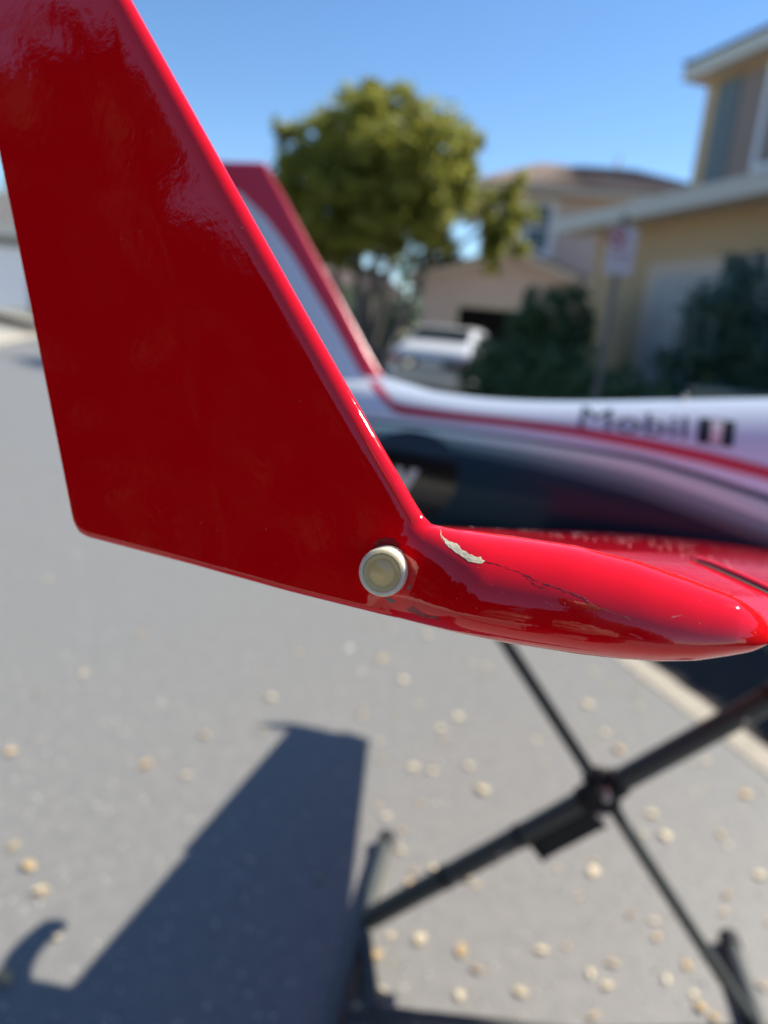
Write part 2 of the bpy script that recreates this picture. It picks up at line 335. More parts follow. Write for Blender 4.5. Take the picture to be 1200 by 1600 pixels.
# --- tan house on the right (local x = l, y = a)
hA = empty('tan_house', 'two-storey tan yellow house with pale eaves and a garage on the right', 'house', (0, 0, 0), SA)
wl = MB(); wl.box((5.75, -9, 0), (8.35, 9.25, 2.93)); wl.box((8.4, -9, 0), (16, 10.95, 5.83)); wl.build('wall', M['stucco_y'], hA)
rf = MB()   # garage roof slab and fascia
rf.prism([(5.38, 3.00), (5.38, 3.06), (8.40, 3.95), (8.40, 3.85)], -9.3, 9.62); rf.build('garage_roof', M['tile_b'], hA)
fa = MB(); fa.prism([(5.28, 2.86), (5.28, 3.05), (5.37, 3.05), (5.37, 2.86)], -9.3, 9.65); fa.build('gutter', M['trim'], hA)
MB().box((5.37, -9.3, 2.862), (5.752, 9.62, 2.885)).build('soffit', M['trim_b'], hA)
MB().prism([(5.37, 2.89), (5.37, 3.04), (8.39, 3.93), (8.39, 3.78)], 9.622, 9.66).build('rake_board', M['trim'], hA)
fa = MB(); fa.box((8.01, -9.3, 5.66), (8.10, 11.12, 5.86)); fa.box((8.10, 11.03, 5.66), (16, 11.12, 5.86)); fa.build('upper_gutter', M['trim'], hA)
MB().box((8.10, -9.3, 5.68), (8.398, 11.03, 5.70)).box((8.398, 10.952, 5.68), (16, 11.03, 5.70)).build('upper_soffit', M['trim_b'], hA)
tiled_slope((8.04, -9.3, 5.85), (8.04, 11.1, 5.85), (12, 7.0, 7.2), (12, -9.3, 7.2), 10, M['tile_b'], hA, 'upper_roof')
tiled_slope((16, 11.1, 5.85), (7.95, 11.1, 5.85), (12, 7.0, 7.2), (12.01, 7.0, 7.2), 10, M['tile_b'], hA, 'upper_roof')
# shutter and window upstairs
MB().box((8.35, 10.12, 4.05), (8.398, 10.62, 5.57)).build('shutter', M['shutter'], hA)
MB().box((8.36, 9.62, 4.05), (8.398, 10.10, 5.57)).build('shutter', M['glass_brown'], hA)
window(hA, (8.4, 8.7, 4.83), 1.75, 1.5, 'x', M['glass_brown'], M['whitetrim'], rows=1, cols=2, fr=.09)
# garage door with pressed panels
gd = MB().box((5.70, 3.10, 0.09), (5.748, 7.75, 2.25)).build('garage_door', M['door'], hA)
pm = None
for r in range(4):
    for c in range(7):
        y0 = 3.16 + c * 0.655; z0 = 0.13 + r * 0.53
        if pm is None:
            po = MB().box((0, 0, 0), (0.02, 0.60, 0.45), 0.008).build('panel', M['door'], gd); pm = po.data
        else:
            po = bpy.data.objects.new('panel', pm); COL.objects.link(po); po.parent = gd
        po.location = (5.682, y0, z0)
tr = MB(); tr.box((5.70, 7.75, 0), (5.75, 7.93, 2.40)); tr.box((5.702, 3.0, 2.25), (5.75, 7.75, 2.398)); tr.build('door_trim', M['trim_b'], hA)

# --- mauve house facing the viewer
hB = empty('mauve_house', 'mauve two-storey house with a dark open garage behind the white car', 'house', (0.5, 20.0, 0), R(-4))
def BX(px): return (px - 600) / 1110 * 20 - 1.0
g = MB(); g.prism([(0.0, 0), (1.0, 0), (1.0, 2.15), (3.5, 2.15), (3.5, 0), (4.6, 0), (4.6, 2.85), (2.3, 3.55), (0.0, 2.85)], 0, 0.25)
g.box((0.0, 0.25, 0), (0.2, 6, 2.85)); g.box((4.4, 0.25, 0), (4.6, 6, 2.85)); g.box((0.2, 5.8, 0), (4.4, 6, 2.85))
g.build('wall', M['stucco_m'], hB)
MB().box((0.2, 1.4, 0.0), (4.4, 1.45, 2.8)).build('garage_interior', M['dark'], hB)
t = MB(); t.box((0.78, -.05, 0), (1.0, -0.002, 2.37)); t.box((3.5, -.05, 0), (3.72, -0.002, 2.37)); t.box((1.0, -.05, 2.15), (3.5, -0.002, 2.369)); t.build('door_trim', M['trim_b'], hB)
tiled_slope((-.35, -.4, 2.80), (-.35, 6, 2.80), (2.3, 6, 3.62), (2.3, -.4, 3.62), 9, M['tile_b'], hB, 'garage_roof')
tiled_slope((4.95, 6, 2.80), (4.95, -.4, 2.80), (2.3, -.4, 3.62), (2.3, 6, 3.62), 9, M['tile_b'], hB, 'garage_roof')
t = MB(); t.prism([(-.4, 2.62), (-.4, 2.80), (2.3, 3.63), (5.0, 2.80), (5.0, 2.62), (2.3, 3.45)], -.44, -.40); t.build('rake_board', M['trim_b'], hB)
u = MB(); u.box((1.6, 2.0, 2.6), (8.2, 10, 5.6)); u.build('upper_wall', M['stucco_m'], hB)
tiled_slope((1.1, 1.5, 5.55), (8.7, 1.5, 5.55), (6.0, 5.5, 7.0), (3.2, 5.5, 7.0), 10, M['tile_b'], hB, 'upper_roof')
tiled_slope((8.7, 1.5, 5.55), (8.7, 10.5, 5.55), (6.01, 5.5, 7.0), (6.0, 5.5, 7.0), 10, M['tile_b'], hB, 'upper_roof')
tiled_slope((1.1, 10.5, 5.55), (1.1, 1.5, 5.55), (3.2, 5.5, 7.0), (3.19, 5.5, 7.0), 10, M['tile_b'], hB, 'upper_roof')
MB().box((1.1, 1.46, 5.40), (8.7, 1.5, 5.56)).build('fascia', M['trim_b'], hB)
MB().box((1.1, 1.5, 5.40), (8.7, 2.0, 5.42)).build('soffit', M['trim_b'], hB)
window(hB, (3.0, 2.0, 4.55), 1.0, 1.6, 'y', M['glass'], M['whitetrim'], rows=2, fr=.20)
MB().tube([(5.6, 5.5, 6.9), (5.6, 5.5, 7.45)], .05, 8).build('vent_pipe', M['trim_b'], hB)

# --- pale house far behind the tree trunks
hC = empty('cream_house', 'low cream house glimpsed far off between the tree trunks', 'house', (-9.5, 36, 0), 0)
MB().box((0, 0, 0), (9.2, 8, 3.2)).build('wall', M['stucco_c'], hC)
tiled_slope((-.4, -.4, 3.15), (9.6, -.4, 3.15), (7.6, 4, 4.5), (1.6, 4, 4.5), 8, M['tile_b'], hC)
tiled_slope((9.6, -.4, 3.15), (9.6, 8.4, 3.15), (7.61, 4, 4.5), (7.6, 4, 4.5), 8, M['tile_b'], hC)
window(hC, (2.0, 0, 1.7), 1.6, 1.2, 'y', M['glass'], M['whitetrim'], rows=1, cols=2); window(hC, (7.2, 0, 1.7), 1.2, 1.2, 'y', M['glass'], M['whitetrim'], rows=1, cols=2)
# --- grey house at the left edge (local y = a)
hD = empty('grey_house', 'grey house with a wide white garage door at the left edge', 'house', (-13.2, 27.0, 0.84), R(10))
MB().box((-9, 0, 0), (0.2, 7, 2.75)).build('wall', M['stucco_g'], hD)
tiled_slope((-9.4, -.6, 2.72), (0.7, -.6, 2.72), (0.7, 3.2, 4.4), (-9.4, 3.2, 4.4), 10, M['tile_g'], hD)
MB().box((-9.4, -.66, 2.52), (0.7, -.6, 2.78)).build('fascia', M['trim'], hD)
gd = MB().box((-6, -.04, 0.02), (-.5, -0.002, 2.2)).build('garage_door', M['whitetrim'], hD)
for r in range(4):
    for c in range(8):
        MB().box((-5.93 + c * .68, -.055, .06 + r * .54), (-5.33 + c * .68, -.042, .52 + r * .54)).build('panel', M['whitetrim'], gd)
t3 = empty('background_tree', 'tree top showing above the grey roof at the left edge', 'tree', (-18, 38, 0))
MB().tube([(0, 0, 0), (.1, 0, 3), (0, 0, 5)], [.2, .15, .08], 8).build('trunk', M['bark'], t3, True)
leaves('crown', [((0, 0, 5.6), (2.6, 2.2, 1.7), 1)], 5000, 0.12, M['leaf_tree'], t3, 61)
# dark greenery below the crown, between the houses
shr = [(-4.6, 24.5, 1.3, 1.25), (-2.2, 24.5, 1.4, 1.45), (-0.5, 23.0, 1.1, 1.35)]
sl_ = ['dark bush left of the tree trunks at the far end of the street', 'dark bush right behind the tree trunks', 'small dark bush next to the mauve garage']
for i, ((x, y, w, h), lab) in enumerate(zip(shr, sl_)):
    e = empty('bush', lab, 'bush', (x, y, 0), 0, 'bushes in front of the cream house')
    MB().tube([(0, 0, 0), (0, 0, h)], [.05, .03], 8).build('stem', M['bark'], e, True)
    leaves('foliage', [((0, 0, h), (w, .8, h), 1)], 4500, 0.05, M['leaf_hedge'], e, 71 + i)
far = []
for k in range(16):
    far.append(((-26 + 2.9 * k, 52 + 3 * math.sin(k * 1.7), 2.3 + .7 * math.sin(k * 2.3)), (2.4, 2.0, 3.0 + .9 * math.sin(k * 2.9)), 1))
leaves('distant_trees', far, 26000, 0.20, M['leaf_hedge'], None, 95)
# blue bin by the grey house
M['bluebin'] = mat('blue_plastic', (0.02, 0.05, 0.25), 0.45)
e = empty('wheelie_bin', 'dark blue wheeled bin beside the white garage door', 'bin', (-12.35, 25.6, 0.84), R(10))
MB().prism([(-.25, 0.08), (.25, 0.08), (.30, .95), (-.30, .95)], -.32, .32).build('body', M['bluebin'], e)
MB().box((-.33, -.37, .955), (.33, .36, 1.02), .015).build('lid', M['bluebin'], e)
for s in (-1, 1): MB().lathe([(0, -.03), (.1, -.03), (.1, .03), (0, .03)], (s * .26, .30, .1), (1, 0, 0), 16).build('wheel', M['rubber'], e, True)

# ------------------------------------------------------------------ white car on the drive of the mauve house, seen from behind
M['carpaint'] = mat('white_car_paint', (0.72, 0.73, 0.74), 0.3, coat=1.0)
M['carlow'] = mat('lower_bumper', (0.60, 0.56, 0.47), 0.4, coat=0.5)
M['carglass'] = mat('car_glass', (0.010, 0.020, 0.022), 0.15, spec=0.06)
M['lampred'] = mat('tail_lamp', (0.35, 0.01, 0.01), 0.2, coat=1)
car = empty('parked_car', 'white car parked with its rear towards us in front of the mauve garage', 'car', (0.66, 14.7, 0), R(-16))
ST = [  # y, bottom, belt height, roof height, half width, roof half width
    (-0.03, .44, .80, .86, .70, .56), (0.02, .30, .96, 1.00, .86, .68), (.16, .24, 1.00, 1.06, .90, .70), (.34, .22, 1.02, 1.13, .92, .70), (.95, .20, 1.02, 1.47, .92, .66),
    (1.5, .20, 1.0, 1.53, .92, .66), (2.2, .20, .99, 1.52, .92, .66), (2.75, .2, .98, 1.38, .92, .66), (3.3, .2, .96, 1.04, .91, .70), (3.9, .22, .88, .95, .89, .68), (4.25, .26, .74, .82, .82, .62), (4.4, .36, .60, .66, .66, .50)]
cy = np.array([q[0] for q in ST]); CY = np.unique(np.concatenate([np.linspace(cy[0], .34, 12), np.linspace(.34, 4.4, 60)]))
cv = np.array([[np.interp(y, cy, [q[k] for q in ST]) for k in range(1, 6)] for y in CY])
for k in range(5):
    w_ = np.array([1, 2, 1]) / 4
    for _ in range(3): cv[1:-1, k] = np.convolve(cv[:, k], w_, 'valid')
def car_ring(row, lift=0.0):
    bz, z1, z2, w, rw = row; g = min(1, max(0, (z2 - z1) / .25))
    P = [(w * .86, bz), (w * .985, bz + .10), (w, bz + .25), (w * .995, (bz + z1) * .55), (w * .985, z1 - .07), (w * .955, z1 - .015)]
    P += [(w * .93 * (1 - t) + (rw + .02) * t, z1 + (z2 - z1 - .05 * g) * t) for t in np.linspace(0.04, 1, 8)]
    P += [(rw * c_, z2 - .05 * g * (1 - s_) + .012 * s_) for c_, s_ in ((.97, .45), (.90, .75), (.75, .92), (.5, .98), (.25, 1.0), (0, 1.0))]
    return P
rings = [car_ring(q) for q in cv]; nr = len(rings[0]); v = []; f = []
for y, ring_ in zip(CY, rings):
    full = ring_ + [(-x, z) for x, z in ring_[-2::-1]]; v += [(x, y, z) for x, z in full]
n = 2 * nr - 1
for i in range(len(CY) - 1):
    for k in range(n): f.append((i * n + k, i * n + (k + 1) % n, (i + 1) * n + (k + 1) % n, (i + 1) * n + k))
f.append(tuple(range(n))); f.append(tuple((len(CY) - 1) * n + k for k in range(n))[::-1])
mesh('body', v, f, M['carpaint'], car, True)
def car_glass(name, y0, y1, k0, k1, sides, lift=.006):
    for sgn in sides:
        gv_ = []; gf_ = []; rows_ = [(y, r_) for y, r_ in zip(CY, rings) if y0 <= y <= y1]; kk = k1 - k0
        for y, r_ in rows_:
            for k in range(k0, k1): x, z = r_[k]; gv_.append((sgn * (x + lift * (k < 14)), y - (lift * 1.5 if name == 'rear_window' else 0), z + lift * (k >= 13)))
        for i in range(len(rows_) - 1):
            for k in range(kk - 1): gf_.append((i * kk + k, i * kk + k + 1, (i + 1) * kk + k + 1, (i + 1) * kk + k))
        if name == 'rear_window': return gv_, gf_
        mesh(name, gv_, gf_, M['carglass'], car, True)
car_glass('side_window', .95, 1.62, 6, 13, (-1, 1)); car_glass('side_window', 1.70, 2.5, 6, 13, (-1, 1))
# rear window across the sloping back
rv = []; rfc = []; rows_ = [(y, r_) for y, r_ in zip(CY, rings) if .42 <= y <= .97]
for y, r_ in rows_:
    full = r_[15:] + [(-x, z) for x, z in r_[-2:14:-1]]; rv += [(x, y - .012, z + .010) for x, z in full]
kk = len(full)
for i in range(len(rows_) - 1):
    for k in range(kk - 1): rfc.append((i * kk + k, i * kk + k + 1, (i + 1) * kk + k + 1, (i + 1) * kk + k))
mesh('rear_window', rv, rfc, M['carglass'], car, True)
for s in (-1, 1): MB().box((s * .60, -.045, .74), (s * .86, .03, .88), .02).build('tail_lamp', M['lampred'], car)
MB().box((-.78, -.09, .30), (.78, .06, .66), .05).build('bumper', M['carlow'], car)
MB().box((-.26, -.055, .70), (.26, .0, .82)).build('number_plate', M['white'], car)
for s in (-1, 1):
    MB().tube([(s * .88, 2.5, 1.0), (s * .98, 2.45, 1.03)], .03, 8).box((s * .94, 2.38, .97), (s * 1.10, 2.52, 1.12), .03).build('wing_mirror', M['carpaint'], car)
    for y in (.80, 3.45):
        w_ = MB().lathe([(.0, -.11), (.24, -.11), (.31, -.08), (.325, 0), (.31, .08), (.24, .11), (0, .11)], (s * .83, y, .325), (1, 0, 0), 28).build('wheel', M['rubber'], car, 'auto')
        MB().lathe([(0, .118), (.20, .118), (.215, .10), (.215, .09)], (s * .83, y, .325), (s, 0, 0), 24).build('rim', M['steel'], w_, 'auto')

# ------------------------------------------------------------------ road sign, utility box
M['signface'] = mat('sign_white', (0.84, 0.71, 0.71), 0.5); M['signred'] = mat('sign_red', (0.55, 0.03, 0.06), 0.5); M['galv'] = mat('galvanised_post', (0.20, 0.195, 0.185), 0.5, metal=0.3)
sp = W(3.62, 5.45, 0.11)
sg = empty('road_sign', 'white parking sign with faded red print on a thin metal post', 'sign', sp, R(5))
MB().box((-.022, .006, 0), (.022, .036, 2.30)).build('post', M['galv'], sg)
pl = MB().box((-.155, -.004, 1.72), (.155, .004, 2.20)).build('sign_plate', M['signface'], sg)
sgm = MB()
ring = [(.095 * math.cos(a), .095 * math.sin(a)) for a in np.linspace(0, 2 * math.pi, 25)]; ri = [(.062 * math.cos(a), .062 * math.sin(a)) for a in np.linspace(0, 2 * math.pi, 25)]
for i in range(24): sgm.add([(-.055 + ring[i][0], -.0065, 2.09 + ring[i][1]), (-.055 + ring[i + 1][0], -.0065, 2.09 + ring[i + 1][1]), (-.055 + ri[i + 1][0], -.0065, 2.09 + ri[i + 1][1]), (-.055 + ri[i][0], -.0065, 2.09 + ri[i][1])], [(0, 1, 2, 3)])
sgm.add([(-.128, -.0075, 2.145), (-.108, -.0075, 2.162), (.018, -.0075, 2.035), (-.002, -.0075, 2.018)], [(0, 1, 2, 3)])
for k in range(3): sgm.add([(-.11, -.0068, 1.80 + .055 * k), (.11, -.0068, 1.80 + .055 * k), (.11, -.0068, 1.818 + .055 * k), (-.11, -.0068, 1.818 + .055 * k)], [(0, 1, 2, 3)]) if k == 2 else None
sgm.build('red_symbol', M['signred'], pl)
for z_ in (2.17, 1.735): MB().box((-.009, -.011, z_), (.009, -.0045, z_ + .018)).build('bolt', M['steel'], sg)
for o_ in [c_ for c_ in sg.children_recursive if not c_.name.startswith('post')]:
    for q_ in o_.data.vertices: q_.co.x *= .78; q_.co.z = 2.2 - (2.2 - q_.co.z) * .78
M['ubox'] = mat('pale_green_cabinet', (0.20, 0.24, 0.21), 0.6)
e = empty('utility_box', 'low pale green utility cabinet under the blue-green shrub', 'utility box', W(3.72, 4.05, 0.09), SA)
MB().box((-.13, -.22, 0), (.13, .22, .98), .02).build('cabinet', M['ubox'], e)
MB().box((-.15, -.24, .985), (.15, .24, 1.03), .015).build('lid', M['ubox'], e)

# ------------------------------------------------------------------ the model aircraft (local x = nose, y = away from camera along the span, z = up); millimetre tables
YAW, RHO = R(-16), R(11.5)
P0 = Vector((0.002, 0.25, 1.2150))
ex = Vector((math.cos(YAW), math.sin(YAW), 0)); ey0 = Vector((-math.sin(YAW), math.cos(YAW), 0)); ez0 = Vector((0, 0, 1))
ey = ey0 * math.cos(RHO) - ez0 * math.sin(RHO); ez = ez0 * math.cos(RHO) + ey0 * math.sin(RHO)
FR = Matrix(((ex.x, ey.x, ez.x, P0.x), (ex.y, ey.y, ez.y, P0.y), (ex.z, ey.z, ez.z, P0.z), (0, 0, 0, 1)))
B = 1130.0
plane = empty('model_aircraft', 'large red and silver model aircraft with a tall winglet resting on a black stand', 'model aircraft', matrix=FR)
def pm_(o): return o

# tip body: silhouette tables
TE = [(-238.5, 250.0), (-223.9, 213.5), (-198.1, 149.1), (-166.3, 70.2), (-136.5, -5.0), (-133.5, -8.4)]
BOT = [(-133.5, -8.4), (-129, -9.6), (-79.1, -12.2), (-36.5, -15.0), (2.5, -16.6), (27.0, -17.0), (50.1, -16.7), (72.0, -15.7), (84.6, -14.6), (96.8, -13.0), (108.5, -10.4), (117.8, -7.0), (124.8, -4.2), (129.0, -1.2), (131.6, 1.4)]
LEt = [(-174, 252.0), (-140.8, 210.5), (-105.9, 165.9), (-78.3, 133.0), (-51.3, 99.0), (-28.4, 69.5), (-6.7, 43.3), (8.2, 26.0), (12.0, 21.4), (14.8, 19.3), (21.3, 19.0)]
_le = np.array(LEt[:8]); _c = np.polyfit(_le[:, 0], _le[:, 1], 3); LEt = [(x_, float(np.polyval(_c, x_))) for x_ in np.linspace(-174, 8.2, 40)] + LEt[8:]
TOPp = [(21.3, 19.0), (44.4, 20.0), (66.3, 20.3), (87.7, 18.5), (104.2, 15.4), (118.5, 12.4), (126.0, 8.6), (130.0, 4.8), (131.6, 1.6)]
podtop = [(-200, -4), (-135, -6), (-80, 6), (-30, 15), (0, 18.5)] + TOPp
lx, lz = smooth_curve(LEt + TOPp[1:], 1500, 15)
px_, pz_ = smooth_curve(podtop, 900, 31); bx_, bz_ = smooth_curve(BOT, 900, 15)
def zu(x): return np.where(x < -174, 252.0 - (-(x + 174)) * 0.03, np.interp(x, lx, lz))
def zl(x): return np.where(x < -133.5, interp(x, TE), np.interp(x, bx_, bz_))
def seg_dist(P, poly):
    d = np.full(len(P), 1e9)
    for (x0, z0), (x1, z1) in zip(poly[:-1], poly[1:]):
        a = np.array([x0, z0]); v_ = np.array([x1 - x0, z1 - z0]); t_ = np.clip(((P - a) @ v_) / (v_ @ v_), 0, 1)
        d = np.minimum(d, np.linalg.norm(P - a - t_[:, None] * v_, axis=1))
    return d
LEd = list(zip(np.linspace(-174, 22, 60), np.interp(np.linspace(-174, 22, 60), lx, lz)))
def outer(x, z):
    """half thickness of winglet plus tip body at (x, z), in mm"""
    x = np.atleast_1d(np.asarray(x, float)); z = np.atleast_1d(np.asarray(z, float)); P = np.stack([x, z], 1)
    dl = seg_dist(P, LEd); dt = seg_dist(P, TE); db = np.maximum(0, z - zl(x)); dtop = np.maximum(0, zu(x) - z)
    q = np.clip(dl / 8.5, 0, 1); le = 4.8 * (1 - (1 - q) ** 2.2) ** 0.5
    tp = 0.35 + 0.65 * np.clip(dt / 70, 0, 1) ** 0.9
    tedge = np.clip(dt / 0.9, 0, 1) ** 0.5
    bq = np.clip(db / 2.6, 0, 1); be = np.sqrt(np.maximum(0, 1 - (1 - bq) ** 2))
    te_ = np.clip(np.where(x < -170, (252 - z), 99) / 2.5, 0, 1) ** 0.5
    hw = le * tp * tedge * be * te_ + 0.0
    # beyond the winglet root the sheet turns into the tip body
    fade = np.clip((x - 14) / 30, 0, 1); hw = hw * (1 - fade)
    zt = np.interp(x, px_, pz_); zb = zl(x); zc = zb + (zt - zb) * 0.30; hh = np.maximum(np.where(z > zc, zt - zc, zc - zb), 0.05)
    wp = np.where(x > 40, 24.0 * np.sqrt(np.maximum(0, 1 - np.clip((x - 40) / 91.6, 0, 1) ** 2.2)), 0)
    s_ = np.clip((x + 36) / 76, 0, 1); s_ = s_ * s_ * (3 - 2 * s_); wp = np.where(x <= 40, 24.0 * s_ * s_, wp)
    e_ = np.clip(np.abs(z - zc) / hh, 0, 1); hp = wp * np.sqrt(np.maximum(0, 1 - e_ ** 2.0))
    # soft shoulder above the tip body where it runs into the winglet
    k = 3.0; m_ = np.maximum(hw, hp); d_ = np.abs(hw - hp); sm = m_ + np.maximum(k - d_, 0) ** 2 / (4 * k)
    edge = np.minimum(np.minimum(db, dtop) / 1.0, 1.0)
    return np.where(edge < 1, np.minimum(sm, np.maximum(m_, sm * np.clip(edge, 0, 1) ** 0.5)), sm)

xs = np.unique(np.concatenate([np.linspace(-238.4, -130, 70), np.linspace(-130, -5, 90), np.linspace(-5, 45, 80), np.linspace(45, 118, 60), 118 + 13.55 * np.sin(np.linspace(0, math.pi / 2, 24))]))
nt_ = 140; tt = 0.5 - 0.5 * np.cos(np.linspace(0, math.pi, nt_))
X = np.repeat(xs[:, None], nt_, 1); ZL = zl(xs)[:, None]; ZU = np.maximum(zu(xs)[:, None], ZL + .02); Z = ZL + (ZU - ZL) * tt[None, :]
Yo = outer(X.ravel(), Z.ravel()).reshape(X.shape)
# light smoothing of the height field so that creases read as moulded fillets
for _ in range(6):
    Yp = np.pad(Yo, 1, mode='edge'); A_ = (Yp[:-2, 1:-1] + Yp[2:, 1:-1] + Yp[1:-1, :-2] + Yp[1:-1, 2:]) / 4
    inn = np.zeros_like(Yo); inn[1:-1, 4:-4] = 0.5; inn[:, :] *= 1; Yo = Yo * (1 - inn) + A_ * inn
Yo[:, 0] = 0; Yo[:, -1] = 0
nx = len(xs); front = np.stack([X, -Yo, Z], -1).reshape(-1, 3); back = np.stack([X, Yo, Z], -1).reshape(-1, 3)
idx = np.arange(nx * nt_).reshape(nx, nt_); ib = idx + nx * nt_; ib[:, 0] = idx[:, 0]; ib[:, -1] = idx[:, -1]
q1 = np.stack([idx[:-1, :-1], idx[1:, :-1], idx[1:, 1:], idx[:-1, 1:]], -1).reshape(-1, 4)
q2 = np.stack([ib[:-1, :-1], ib[:-1, 1:], ib[1:, 1:], ib[1:, :-1]], -1).reshape(-1, 4)
tipV = np.concatenate([front, back]) / 1000; tipF = np.concatenate([q1, q2])
mesh('winglet', tipV, tipF, M['red'], plane, True)
def ysurf(x, z): return -float(outer(x, z)[0])
# far winglet: mirror image, upper part shortened to shorten its cast shadow
fv = tipV.copy(); fv[:, 1] = 2 * B / 1000 - fv[:, 1]; up_ = np.maximum(0, fv[:, 2] - .022); fv[:, 2] -= up_ * .5; fv[:, 0] += up_ * .42
mesh('winglet', fv, tipF[:, ::-1], M['red'], plane, True)

# wing halves: tip section from the tip-body profile, root section an aerofoil
nc = 90; th = np.linspace(0, math.pi, nc); cc = (1 - np.cos(th)) / 2          # 0 = leading edge .. 1 = trailing edge
def naca(c, t=0.10, m=0.02, p=0.4):
    yt = 5 * t * (0.2969 * np.sqrt(c) - 0.126 * c - 0.3516 * c ** 2 + 0.2843 * c ** 3 - 0.1036 * c ** 4)
    yc = np.where(c < p, m / p ** 2 * (2 * p * c - c ** 2), m / (1 - p) ** 2 * (1 - 2 * p + 2 * p * c - c ** 2)); return yc + yt, yc - yt
tipx = 130.0 - cc * 263.0; tipT = np.interp(tipx, px_, pz_) - 1.0; tipB = np.interp(tipx, bx_, bz_) + 0.8; tipT = np.maximum(tipT, tipB + .4)
tipT[0] = tipB[0] = (tipT[0] + tipB[0]) / 2
rT, rB = naca(cc); rc = 582.0
def wing_section(s):
    """s: 0 tip .. 1 centre line"""
    LEx = 130 + (600 - 130) * s; TEx = -133 + (18 + 133) * s; ch = LEx - TEx
    x = LEx - cc * ch; zoff = ROOTZ * s
    t = tipT * (1 - s) + rT * rc * s; bt = tipB * (1 - s) + rB * rc * s
    tw = 13 * s * cc ** 2; return x, t + zoff + tw, bt + zoff + tw
ROOTZ = -43.0
def wing(mirror):
    v = []; S = np.concatenate([np.linspace(0, .1, 8)[:-1], np.linspace(.1, 1, 30)])
    for s in S:
        x, t, bt = wing_section(s); y = s * B
        if mirror: y = 2 * B - y
        v += list(zip(x, [y] * nc, t)) + list(zip(x[::-1], [y] * nc, bt[::-1]))
    n = 2 * nc; f = []
    for i in range(len(S) - 1):
        for k in range(n):
            q = (i * n + k, i * n + (k + 1) % n, (i + 1) * n + (k + 1) % n, (i + 1) * n + k); f.append(q if mirror else q[::-1])
    return np.array(v) / 1000, f
for mir in (False, True):
    v, f = wing(mir); mesh('wing', v, f, M['red'], plane, True)
for mir in (False, True):
    v = []; f = []; S = np.linspace(0.004 if mir else .10, .535, 12)
    for q_ in S:
        x, t, bt = wing_section(q_); y = 2 * B - q_ * B if mir else q_ * B; m_ = (t[-1] + bt[-1]) / 2
        v += [(x[-1] + 6, y, t[-3]), (x[-1] - 11, y, m_ + .4), (x[-1] - 11, y, m_ - .4), (x[-1] + 6, y, bt[-3])]
    for i in range(len(S) - 1):
        for k in range(4): f.append((i * 4 + k, i * 4 + (k + 1) % 4, (i + 1) * 4 + (k + 1) % 4, (i + 1) * 4 + k))
    k = 4 * (len(S) - 1); f += [(0, 1, 2, 3), (k + 3, k + 2, k + 1, k)]; mesh('aileron', np.array(v) / 1000, f, M['red'], plane)
def wing_top(x, y):
    s = y / B; xx, t, _ = wing_section(s); return float(np.interp(x, xx[::-1], t[::-1]))

# navigation light on the winglet
LX, LZ = 0.0030, 0.0006; yb = ysurf(3.0, .6) / 1000 - .0012; LS = 0.90
nl = MB().lathe([(.0101, -.0008), (.0101, .0010), (.0096, .0015), (.0096, .0064), (.0094, .0072), (.0090, .0077), (.0082, .0079), (.0077, .0076), (.0074, .0068), (.0074, .0050)], (LX, yb, LZ), (0, -1, 0), 72).build('navigation_light', M['lensring'], plane, True)
for q_ in nl.data.vertices: q_.co = Vector((LX + (q_.co.x - LX) * LS, q_.co.y + .0012, LZ + (q_.co.z - LZ) * LS))
MB().lathe([(.00745, .0068), (.0069, .0073), (.0064, .0076), (.0057, .0075), (.0050, .0071), (.0041, .0075), (.0028, .0082), (.0014, .0085), (.00001, .0086)], (LX, yb + .0012, LZ), (0, -1, 0), 72).build('lens', M['lens'], nl, True)

# marks on the tip: film patches that follow the surface
def patch(name, poly, m, lift=0.25, parent=plane, rings=5, jag=0.0, thick=True, seed=1):
    rg_ = random.Random(seed); P = [Vector((p[0], p[1], 0)) for p in poly]; D = []
    for i in range(len(P)):
        a, b_ = P[i], P[(i + 1) % len(P)]; k = max(1, int((b_ - a).length / 0.9))
        for j in range(k):
            q = a.lerp(b_, j / k); D.append(q + Vector((rg_.uniform(-jag, jag), rg_.uniform(-jag, jag), 0)))
    bm = bmesh.new(); vs = [bm.verts.new(q) for q in D]; bm.faces.new(vs)
    bmesh.ops.triangulate(bm, faces=bm.faces[:])
    for ax, lo, hi in ((0, min(p.x for p in D), max(p.x for p in D)), (1, min(p.y for p in D), max(p.y for p in D))):
        for s in np.arange(lo + .8, hi, 1.2):
            co = [0, 0, 0]; co[ax] = s; no = [0, 0, 0]; no[ax] = 1
            bmesh.ops.bisect_plane(bm, geom=bm.verts[:] + bm.edges[:] + bm.faces[:], plane_co=co, plane_no=no)
    yy = outer([v_.co.x for v_ in bm.verts], [v_.co.y for v_ in bm.verts])
    bd = {v_ for e_ in bm.edges if e_.is_boundary for v_ in e_.verts}
    for v_, y_ in zip(bm.verts, yy):
        l_ = lift; v_.co = Vector((v_.co.x / 1000, (-y_ - l_) / 1000, v_.co.y / 1000))
    bmesh.ops.recalc_face_normals(bm, faces=bm.faces[:])
    b_ = MB().bm(bm); return b_.build(name, m, parent, True)
patch('paint_chip', [(20.5, 17.2), (23.0, 15.4), (26.5, 15.2), (30.0, 13.2), (33.5, 12.4), (36.5, 12.2), (38.2, 11.3), (37.4, 10.2), (33.0, 10.4), (29.0, 11.9), (25.0, 13.2), (22.6, 14.9)], M['chip'], 0.07, jag=0.30, seed=4)
patch('glue_smear', [(-4.2, 8.0), (-2.7, 11.1), (0.7, 12.4), (4.0, 12.2), (6.4, 10.0), (2.4, 9.6), (-0.7, 9.0)], M['glue'], 0.15, jag=0.2, seed=5)
